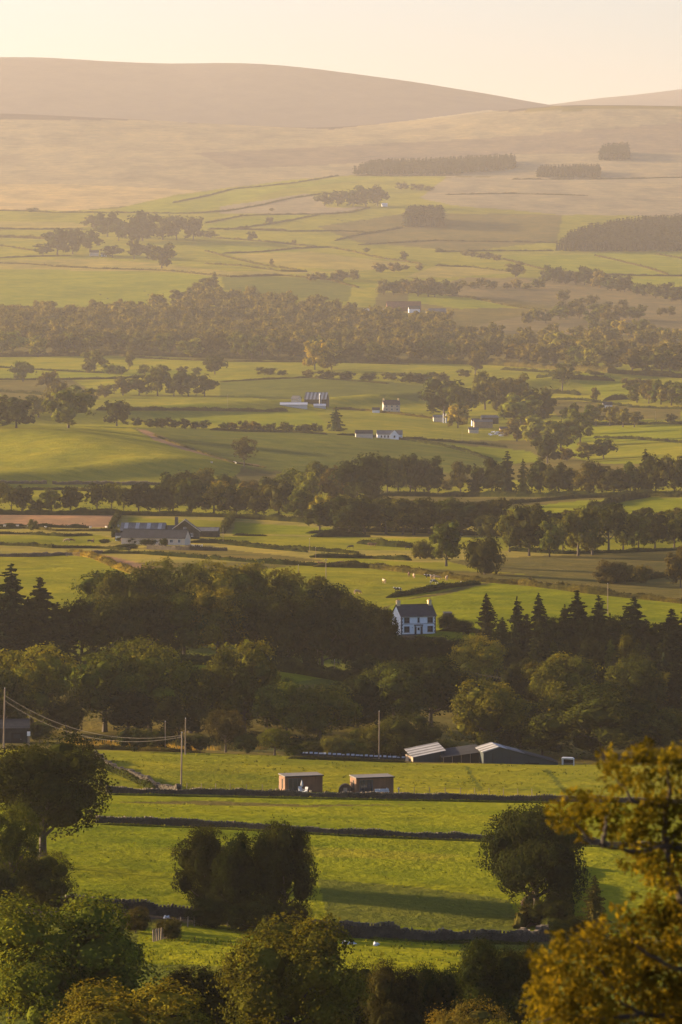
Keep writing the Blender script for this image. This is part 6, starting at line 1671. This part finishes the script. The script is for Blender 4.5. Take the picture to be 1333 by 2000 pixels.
def wire(a, b, sag, label, r=.02):
    A = POLES[a] if isinstance(a, str) else a; B = POLES[b] if isinstance(b, str) else b
    O = A.copy(); P = []
    for i in range(15):
        t = i / 14; q = A.lerp(B, t) - O; q.z -= sag * 4 * t * (1 - t); P.append(list(q))
    v, f = tube(P, [r] * 15, 4); w = link(bpy.data.objects.new('overhead_wire', mesh_np('overhead_wire', v, f, M_wire))); w.location = O; tag(w, label, 'wire')
dn = Vector((0, 0, -1.2))
wire(POLES['c'] + Vector((0, 0, -1.0)), POLES['a'] + Vector((0, 0, -.1)), 3.0, 'upper wire sagging from the left edge pole to the leaning pair', .02)
wire(POLES['c'] + Vector((0, 0, -2.0)), POLES['a'] + Vector((0, 0, -.35)), 3.2, 'lower wire sagging from the left edge pole to the leaning pair', .02)
wire('f', at(770, 1345) + Vector((0, 0, 6)), 1.0, 'wire running right from the small pole under the copse')
wire(at(866, 1345) + Vector((0, 0, 6)), 'g', 1.2, 'wire reaching the pole among the conifers from the left')
wire('g', at(1062, 1372) + Vector((0, 0, 4.5)), .2, 'short wire descending right from the pole among the conifers')
wire('r', at(1285, 1430) + Vector((0, 0, 4.4)), .1, 'short wire at the right edge')

# ------------------------------------------------------------------ cattle and sheep: one skinned body each
def skin_mesh(name, verts, edges, radii, mat, sub=1, root=0):
    me = bpy.data.meshes.new(name); me.from_pydata(verts, edges, []); me.update()
    ob = bpy.data.objects.new(name, me); COL.objects.link(ob)
    sk = ob.modifiers.new('skin', 'SKIN')
    for i, r in enumerate(radii):
        d = me.skin_vertices[0].data[i]; d.radius = r if isinstance(r, tuple) else (r, r); d.use_root = (i == root)
    ss = ob.modifiers.new('sub', 'SUBSURF'); ss.levels = sub; ss.render_levels = sub
    dg = bpy.context.evaluated_depsgraph_get(); out = bpy.data.meshes.new_from_object(ob.evaluated_get(dg))
    bpy.data.objects.remove(ob); bpy.data.meshes.remove(me)
    out.name = name; out.materials.clear(); out.materials.append(mat)
    for p in out.polygons: p.use_smooth = True
    return out
def cow_mesh(mat, graze=False, lying=False, name='cow'):
    z = 0.0 if not lying else -.62
    V = [(-.78, 0, 1.12), (-.3, 0, 1.05), (.25, 0, 1.02), (.72, 0, 1.10), (1.0, 0, 1.22 if not graze else 1.0), (1.22, 0, 1.42 if not graze else .66), (1.42, 0, 1.36 if not graze else .34), (1.62, 0, 1.22 if not graze else .12)]
    r = [(.26, .30), (.33, .36), (.34, .37), (.27, .33), (.17, .21), (.14, .16), (.11, .12), (.075, .08)]
    E = [(i, i + 1) for i in range(7)]
    def leg(root, pts, rr):
        p = root
        for q, a in zip(pts, rr):
            V.append(q); r.append((a, a)); E.append((p, len(V) - 1)); p = len(V) - 1
    for s in (-1, 1):
        if lying:
            leg(0, [(-.65, s * .35, .80), (-.35, s * .5, .72), (-.75, s * .5, .68)], (.16, .09, .06)); leg(3, [(.72, s * .28, .82), (.98, s * .34, .70), (.75, s * .38, .67)], (.13, .07, .05))
        else:
            leg(0, [(-.74, s * .2, .82), (-.64, s * .2, .62), (-.84, s * .2, .42), (-.80, s * .2, .06)], (.17, .10, .065, .065))
            leg(3, [(.68, s * .19, .80), (.68, s * .19, .44), (.67, s * .19, .06)], (.13, .075, .06))
        leg(5, [(V[5][0] - .04, s * .2, V[5][2] + .1)], (.035,))
    leg(0, [(-1.02, 0, 1.16), (-1.1, 0, .7), (-1.08, 0, .45)], (.05, .03, .05))
    V = [(x, y, zz + z) for x, y, zz in V]
    return skin_mesh(name, V, E, r, mat, 1, 1)
def sheep_mesh():
    V = [(-.42, 0, .58), (-.1, 0, .58), (.28, 0, .6), (.5, 0, .72), (.68, 0, .74), (.82, 0, .66)]; r = [.2, .27, .25, .12, .1, .06]; E = [(i, i + 1) for i in range(5)]
    for s in (-1, 1):
        for root, x in ((0, -.38), (2, .28)):
            V += [(x, s * .13, .3), (x, s * .13, .03)]; r += [.06, .04]; n = len(V); E += [(root, n - 2), (n - 2, n - 1)]
    return skin_mesh('sheep', V, E, r, M_wool, 1, 1)
CM = {('f', 0): cow_mesh(M_fries), ('f', 1): cow_mesh(M_fries, True), ('f', 2): cow_mesh(M_fries, lying=True), ('k', 0): cow_mesh(M_cowblack), ('k', 1): cow_mesh(M_cowblack, True), ('b', 1): cow_mesh(M_cowbrown, True), ('b', 0): cow_mesh(M_cowbrown), ('t', 1): cow_mesh(M_cowtan, True), ('t', 0): cow_mesh(M_cowtan), ('k', 2): cow_mesh(M_cowblack, lying=True)}
SM = sheep_mesh()
def cow(px, py, kind, rz, label, group):
    o = link(bpy.data.objects.new('cow', CM[kind])); o.location = at(px, py); o.rotation_euler = (0, 0, R(rz)); tag(o, label, 'cow', group)
gp = 'cattle grazing above the white house'
cow(778, 1157, ('f', 0), 170, 'black and white cow standing just above the left chimney', gp)
cow(751, 1140, ('t', 0), 110, 'pale cow facing away left of the chimney cow', gp)
cow(838, 1131, ('f', 0), 180, 'white patched cow at the left of the bunched cattle', gp)
cow(845, 1132, ('t', 0), 60, 'pale cow in the middle of the bunched cattle', gp)
cow(854, 1133, ('t', 1), 10, 'cream cow grazing at the right of the bunched cattle', gp)
cow(847, 1141, ('f', 1), 20, 'spotted cow grazing below the bunched cattle', gp)
cow(873, 1134, ('t', 0), 80, 'slim tan cow right of the bunched cattle', gp)
cow(809, 1130, ('t', 0), 95, 'slim pale cow left of the bunched cattle', gp)
cow(799, 1127, ('b', 0), 90, 'brownish cow by the long hedge left of the bunched cattle', gp)
cow(905, 1141, ('f', 2), 5, 'black and white cow lying by the slanting hedge', gp)
cow(698, 1161, ('t', 1), 30, 'tan cow at the lower edge of the pasture near the copse', gp)
gp = 'cattle in the fields above the long hedge'
cow(686, 1072, ('k', 1), 180, 'black cow grazing alone in the upper pasture', gp)
cow(724, 1067, ('b', 1), 5, 'brown cow grazing by the broken bush line', gp)
cow(729, 1068, ('b', 0), 20, 'second brown cow close behind the brown grazing one', gp)
cow(797, 1074, ('k', 1), 10, 'black cow near the small oval tree', gp)
cow(702, 1108, ('k', 0), 0, 'black cow at the left end of the long hedge', gp)
cow(716, 1106, ('k', 2), 0, 'black cow lying at the end of the long hedge', gp)
cow(629, 1106, ('b', 0), 160, 'brown cow beside the hedge end near the pasture pole', gp)
cow(660, 1105, ('k', 1), 190, 'dark cow between the pasture pole and the long hedge', gp)
cow(668, 1104, ('b', 1), 0, 'dark brown cow right of the pasture pole', gp)
cow(911, 1077, ('k', 1), 0, 'small black cow between the two lone trees', gp)
gp = 'cattle left of the slate roofed farm'
cow(131, 1059, ('t', 1), 180, 'tan cow grazing left of the farm', gp)
cow(139, 1059, ('b', 1), 0, 'brown cow grazing beside the tan cow', gp)
cow(176, 1061, ('k', 1), 10, 'dark cow grazing beside the farm bushes', gp)
cow(182, 1060, ('b', 0), 90, 'reddish cow standing next to the dark cow by the farm bushes', gp)
def sheep(px, py, label, gp):
    o = link(bpy.data.objects.new('sheep', SM)); o.location = at(px, py); o.rotation_euler = (0, 0, R((px * 37) % 360)); o.scale = (1.15,) * 3; tag(o, label, 'sheep', gp)
for px, py, lb in ((414, 905, 'pale sheep on the upper part of the dirt track'), (458, 904, 'white sheep beside the pale lone tree'), (461, 906, 'second white sheep beside the pale lone tree')):
    sheep(px, py, lb, 'sheep on the dirt track')
rr = random.Random(4)
for i in range(10): sheep(12 + i * 24 + rr.uniform(-6, 6), 1031 + rr.uniform(-2, 2), ordn(i, 10, 'white sheep') + ' in the narrow strip below the bare brown field', 'sheep below the brown field')
for i, (px, py) in enumerate(((196, 577), (210, 584), (245, 590), (250, 597), (283, 570), (290, 577), (297, 585), (280, 592))):
    o = link(bpy.data.objects.new('cow', CM[('k', i % 2)])); o.location = at(px, py); o.scale = (scale_at(o.location.y),) * 3; o.rotation_euler = (0, 0, i * .8); tag(o, ordn(sorted(range(8), key=lambda q: (196, 210, 245, 250, 283, 290, 297, 280)[q]).index(i), 8, 'dark cow speck') + ' on the large smooth far field', 'cow', 'cattle on the large smooth far field')
for i, (px, py) in enumerate(((660, 430), (668, 432), (675, 430), (700, 434), (712, 431), (718, 436), (722, 433))):
    o = link(bpy.data.objects.new('cow', CM[('k', i % 2)])); o.location = at(px, py); o.scale = (scale_at(o.location.y),) * 3; o.rotation_euler = (0, 0, i * .8); tag(o, ordn(sorted(range(7), key=lambda q: (660, 668, 675, 700, 712, 718, 722)[q]).index(i), 7, 'dark cow speck') + ' under the cottage copse', 'cow', 'cattle under the cottage copse')

# ------------------------------------------------------------------ the golden oak close by at the right
def oak():
    D0 = 68.0; s = F / D0; rng = np.random.default_rng(12)
    bx, by = (1520 - CX) / s, D0 + .8
    root_p = on(bx, by); root = empty('oak_tree', root_p); tag(root, 'nearby oak with golden backlit leaves filling the lower right corner', 'tree')
    def w(px, py, dy=0.0):
        Dd = D0 + dy; return np.array([(px - CX) / F * Dd, Dd, HC - (py - YH) / F * Dd])
    blobs = [(1263, 1468, 20), (1186, 1482, 18), (1202, 1518, 28), (1250, 1505, 36), (1306, 1496, 30), (1331, 1482, 25), (1121, 1566, 22), (1084, 1580, 15), (1096, 1602, 19), (1127, 1606, 26),
             (1160, 1572, 28), (1194, 1580, 26), (1188, 1608, 24), (1143, 1633, 13), (1236, 1597, 24), (1278, 1580, 28), (1272, 1614, 28), (1320, 1558, 30), (1320, 1608, 25), (1222, 1630, 22), (1250, 1638, 20),
             (1230, 1681, 19), (1264, 1692, 28), (1300, 1681, 30), (1328, 1665, 25), (1278, 1714, 22), (1315, 1710, 24), (1284, 1768, 18), (1317, 1762, 25), (1222, 1784, 13), (1239, 1748, 7), (1202, 1779, 7), (1180, 1800, 8),
             (1228, 1810, 20), (1272, 1800, 28), (1306, 1804, 32), (1331, 1786, 28), (1088, 1832, 13), (1110, 1845, 24), (1149, 1838, 28), (1183, 1838, 26), (1211, 1858, 26), (1244, 1836, 26),
             (1048, 1868, 14), (1062, 1888, 20), (1096, 1877, 30), (1144, 1888, 34), (1194, 1888, 34), (1250, 1877, 36), (1300, 1874, 36), (1335, 1850, 34)]
    for y in (1925, 1965, 2005, 2050, 2100, 2160, 2230, 2310):
        for x in range(1055 + int(abs(y - 1990) * .2), 1760, 46): blobs.append((x + rng.uniform(-14, 14), y + rng.uniform(-14, 14), rng.uniform(24, 38)))
    for i in range(120):
        a = rng.uniform(0, 2 * math.pi); q = rng.uniform(.2, 1) ** .5
        x = 1580 + 240 * q * math.cos(a); y = 1760 + 370 * q * math.sin(a)
        if x > 1372: blobs.append((x, y, rng.uniform(26, 40)))
    # limbs
    limbs = [[w(1520, 2450, .6), w(1490, 2200, .3), w(1420, 2020, .1), w(1380, 1900), w(1345, 1780), w(1312, 1700), w(1300, 1640), w(1303, 1590), w(1310, 1540), w(1300, 1490)],
             [w(1345, 1780), w(1318, 1740), w(1306, 1730), w(1300, 1690)],
             [w(1330, 1660, .1), w(1310, 1650), w(1236, 1664, -.1), w(1180, 1655, -.2), w(1150, 1640, -.2), w(1128, 1612, -.2), w(1110, 1590, -.25)],
             [w(1303, 1640), w(1335, 1622), w(1370, 1600)],
             [w(1303, 1575), w(1262, 1572, -.1), w(1232, 1562, -.2), w(1222, 1540, -.2), w(1204, 1520, -.2)],
             [w(1180, 1655, -.2), w(1182, 1620, -.2), w(1190, 1590, -.2)],
             [w(1420, 2020), w(1330, 1990, -.2), w(1260, 1985, -.3), w(1215, 1960, -.3), w(1180, 1900, -.4), w(1130, 1870, -.4)],
             [w(1380, 1900), w(1310, 1890, -.2), w(1240, 1850, -.2), w(1225, 1810, -.2)],
             [w(1260, 1985, -.3), w(1170, 1990, -.4), w(1090, 1985, -.5), w(1050, 2000, -.5)],
             [w(1490, 2200, .3), w(1560, 2000, .5), w(1600, 1800, .8), w(1590, 1600, .9)], [w(1560, 2000, .5), w(1680, 1880, .7)]]
    for i, L in enumerate(limbs):
        r0 = .30 if i == 0 else .045; rad = [r0 * (1 - .86 * k / (len(L) - 1)) for k in range(len(L))]
        if i == 0: rad = [.32, .26, .18, .11, .075, .058, .048, .038, .026, .015]
        Pn = np.array(L)
        k = np.linspace(0, len(L) - 1, len(L) * 3); Ps = np.stack([np.interp(k, range(len(L)), Pn[:, a]) for a in range(3)], 1) + rng.normal(size=(len(k), 3)) * .012
        if i == 0: Ps = np.concatenate([[np.array(root_p) - [0, 0, .5]], Ps]); rr_ = [.42] + list(np.interp(k, range(len(L)), rad))
        else: rr_ = list(np.interp(k, range(len(L)), rad))
        v, f = tube(Ps - np.array(root_p), rr_, 8); link(bpy.data.objects.new('trunk' if i == 0 else 'limb', mesh_np('limb', v, f, M_bark)), root)
    # leaves: lobed blades
    P = []; cen = []
    for (x, y, r) in blobs:
        dy = rng.uniform(-1.0, 1.0) if x < 1372 else rng.uniform(-1.6, 2.6); c = w(x, y, dy); rm = r / s * 1.15
        n = int(225 * (r / 26) ** 2)
        sd = unit(rng.normal(size=(9, 3))); idx = rng.integers(0, 9, n)
        d = unit(sd[idx] + rng.normal(size=(n, 3)) * .45)
        q = c + d * rm * (rng.uniform(.35, 1.12, (n, 1))) * [1, 1.4, 1]
        P.append(q); cen.append(d)
    P = np.concatenate(P); d = np.concatenate(cen); n = len(P)
    axis = unit(d + rng.normal(size=(n, 3)) * .8 - [0, 0, .25]); nn = unit(rng.normal(size=(n, 3)) + [0, 0, .7])
    b = unit(np.cross(nn, axis)); ln = rng.uniform(.055, .105, (n, 1)); wd = ln * .32
    out = [(0, 0), (.3, .55), (.45, .35), (.7, 1.0), (.85, .6), (1, 0), (.85, -.6), (.7, -1.0), (.45, -.35), (.3, -.55)]
    fold = unit(np.cross(axis, b)) * ln * .12
    V = np.stack([P + axis * ln * u + b * wd * v + fold * abs(v) for u, v in out], 1)
    quads = np.array([[0, 1, 2, 9], [9, 2, 8, 8]])
    # triangle fan pairs as quads
    fq = np.array([(0, 1, 2, 9), (2, 3, 4, 9), (9, 4, 6, 8), (4, 5, 6, 6), (8, 6, 7, 7)])
    ft = np.array([(9, 2, 4), (9, 4, 6), (9, 6, 8), (0, 1, 2), (0, 2, 9), (2, 3, 4), (4, 5, 6), (6, 7, 8)])
    vis = (CX + P[:, 0] / P[:, 1] * F < 1340) & (YH + (HC - P[:, 2]) / P[:, 1] * F < 1995)
    order = np.argsort(P[:, 1] + np.where(vis, 0, 99)); big = order[:300]; rest = order[300:]
    m = len(rest); Fr = (np.arange(m)[:, None, None] * 10 + ft[None]).reshape(-1, 3)
    o = link(bpy.data.objects.new('foliage', mesh_np('foliage', V[rest].reshape(-1, 3) - np.array(root_p), Fr, M_oak)), root); o['kind'] = 'stuff'; o.color = (.165, .120, .016, 1)
    base = np.array([(u, v * .3, abs(v) * .12) for u, v in out]); lm = mesh_np('leaf', base, ft, M_oak)
    for i in big:
        l = link(bpy.data.objects.new('leaf', lm), root); L_ = float(ln[i, 0])
        M3 = Matrix((tuple(axis[i]), tuple(b[i]), tuple(unit(np.cross(axis[i], b[i]))))).transposed()
        l.matrix_local = Matrix.Translation(Vector(P[i] - np.array(root_p))) @ M3.to_4x4() @ Matrix.Scale(L_, 4); l.color = (.21, .16, .018, 1)  # single leaves brightened, golden sun highlights put into their colour
    print('oak leaves', n)
oak()
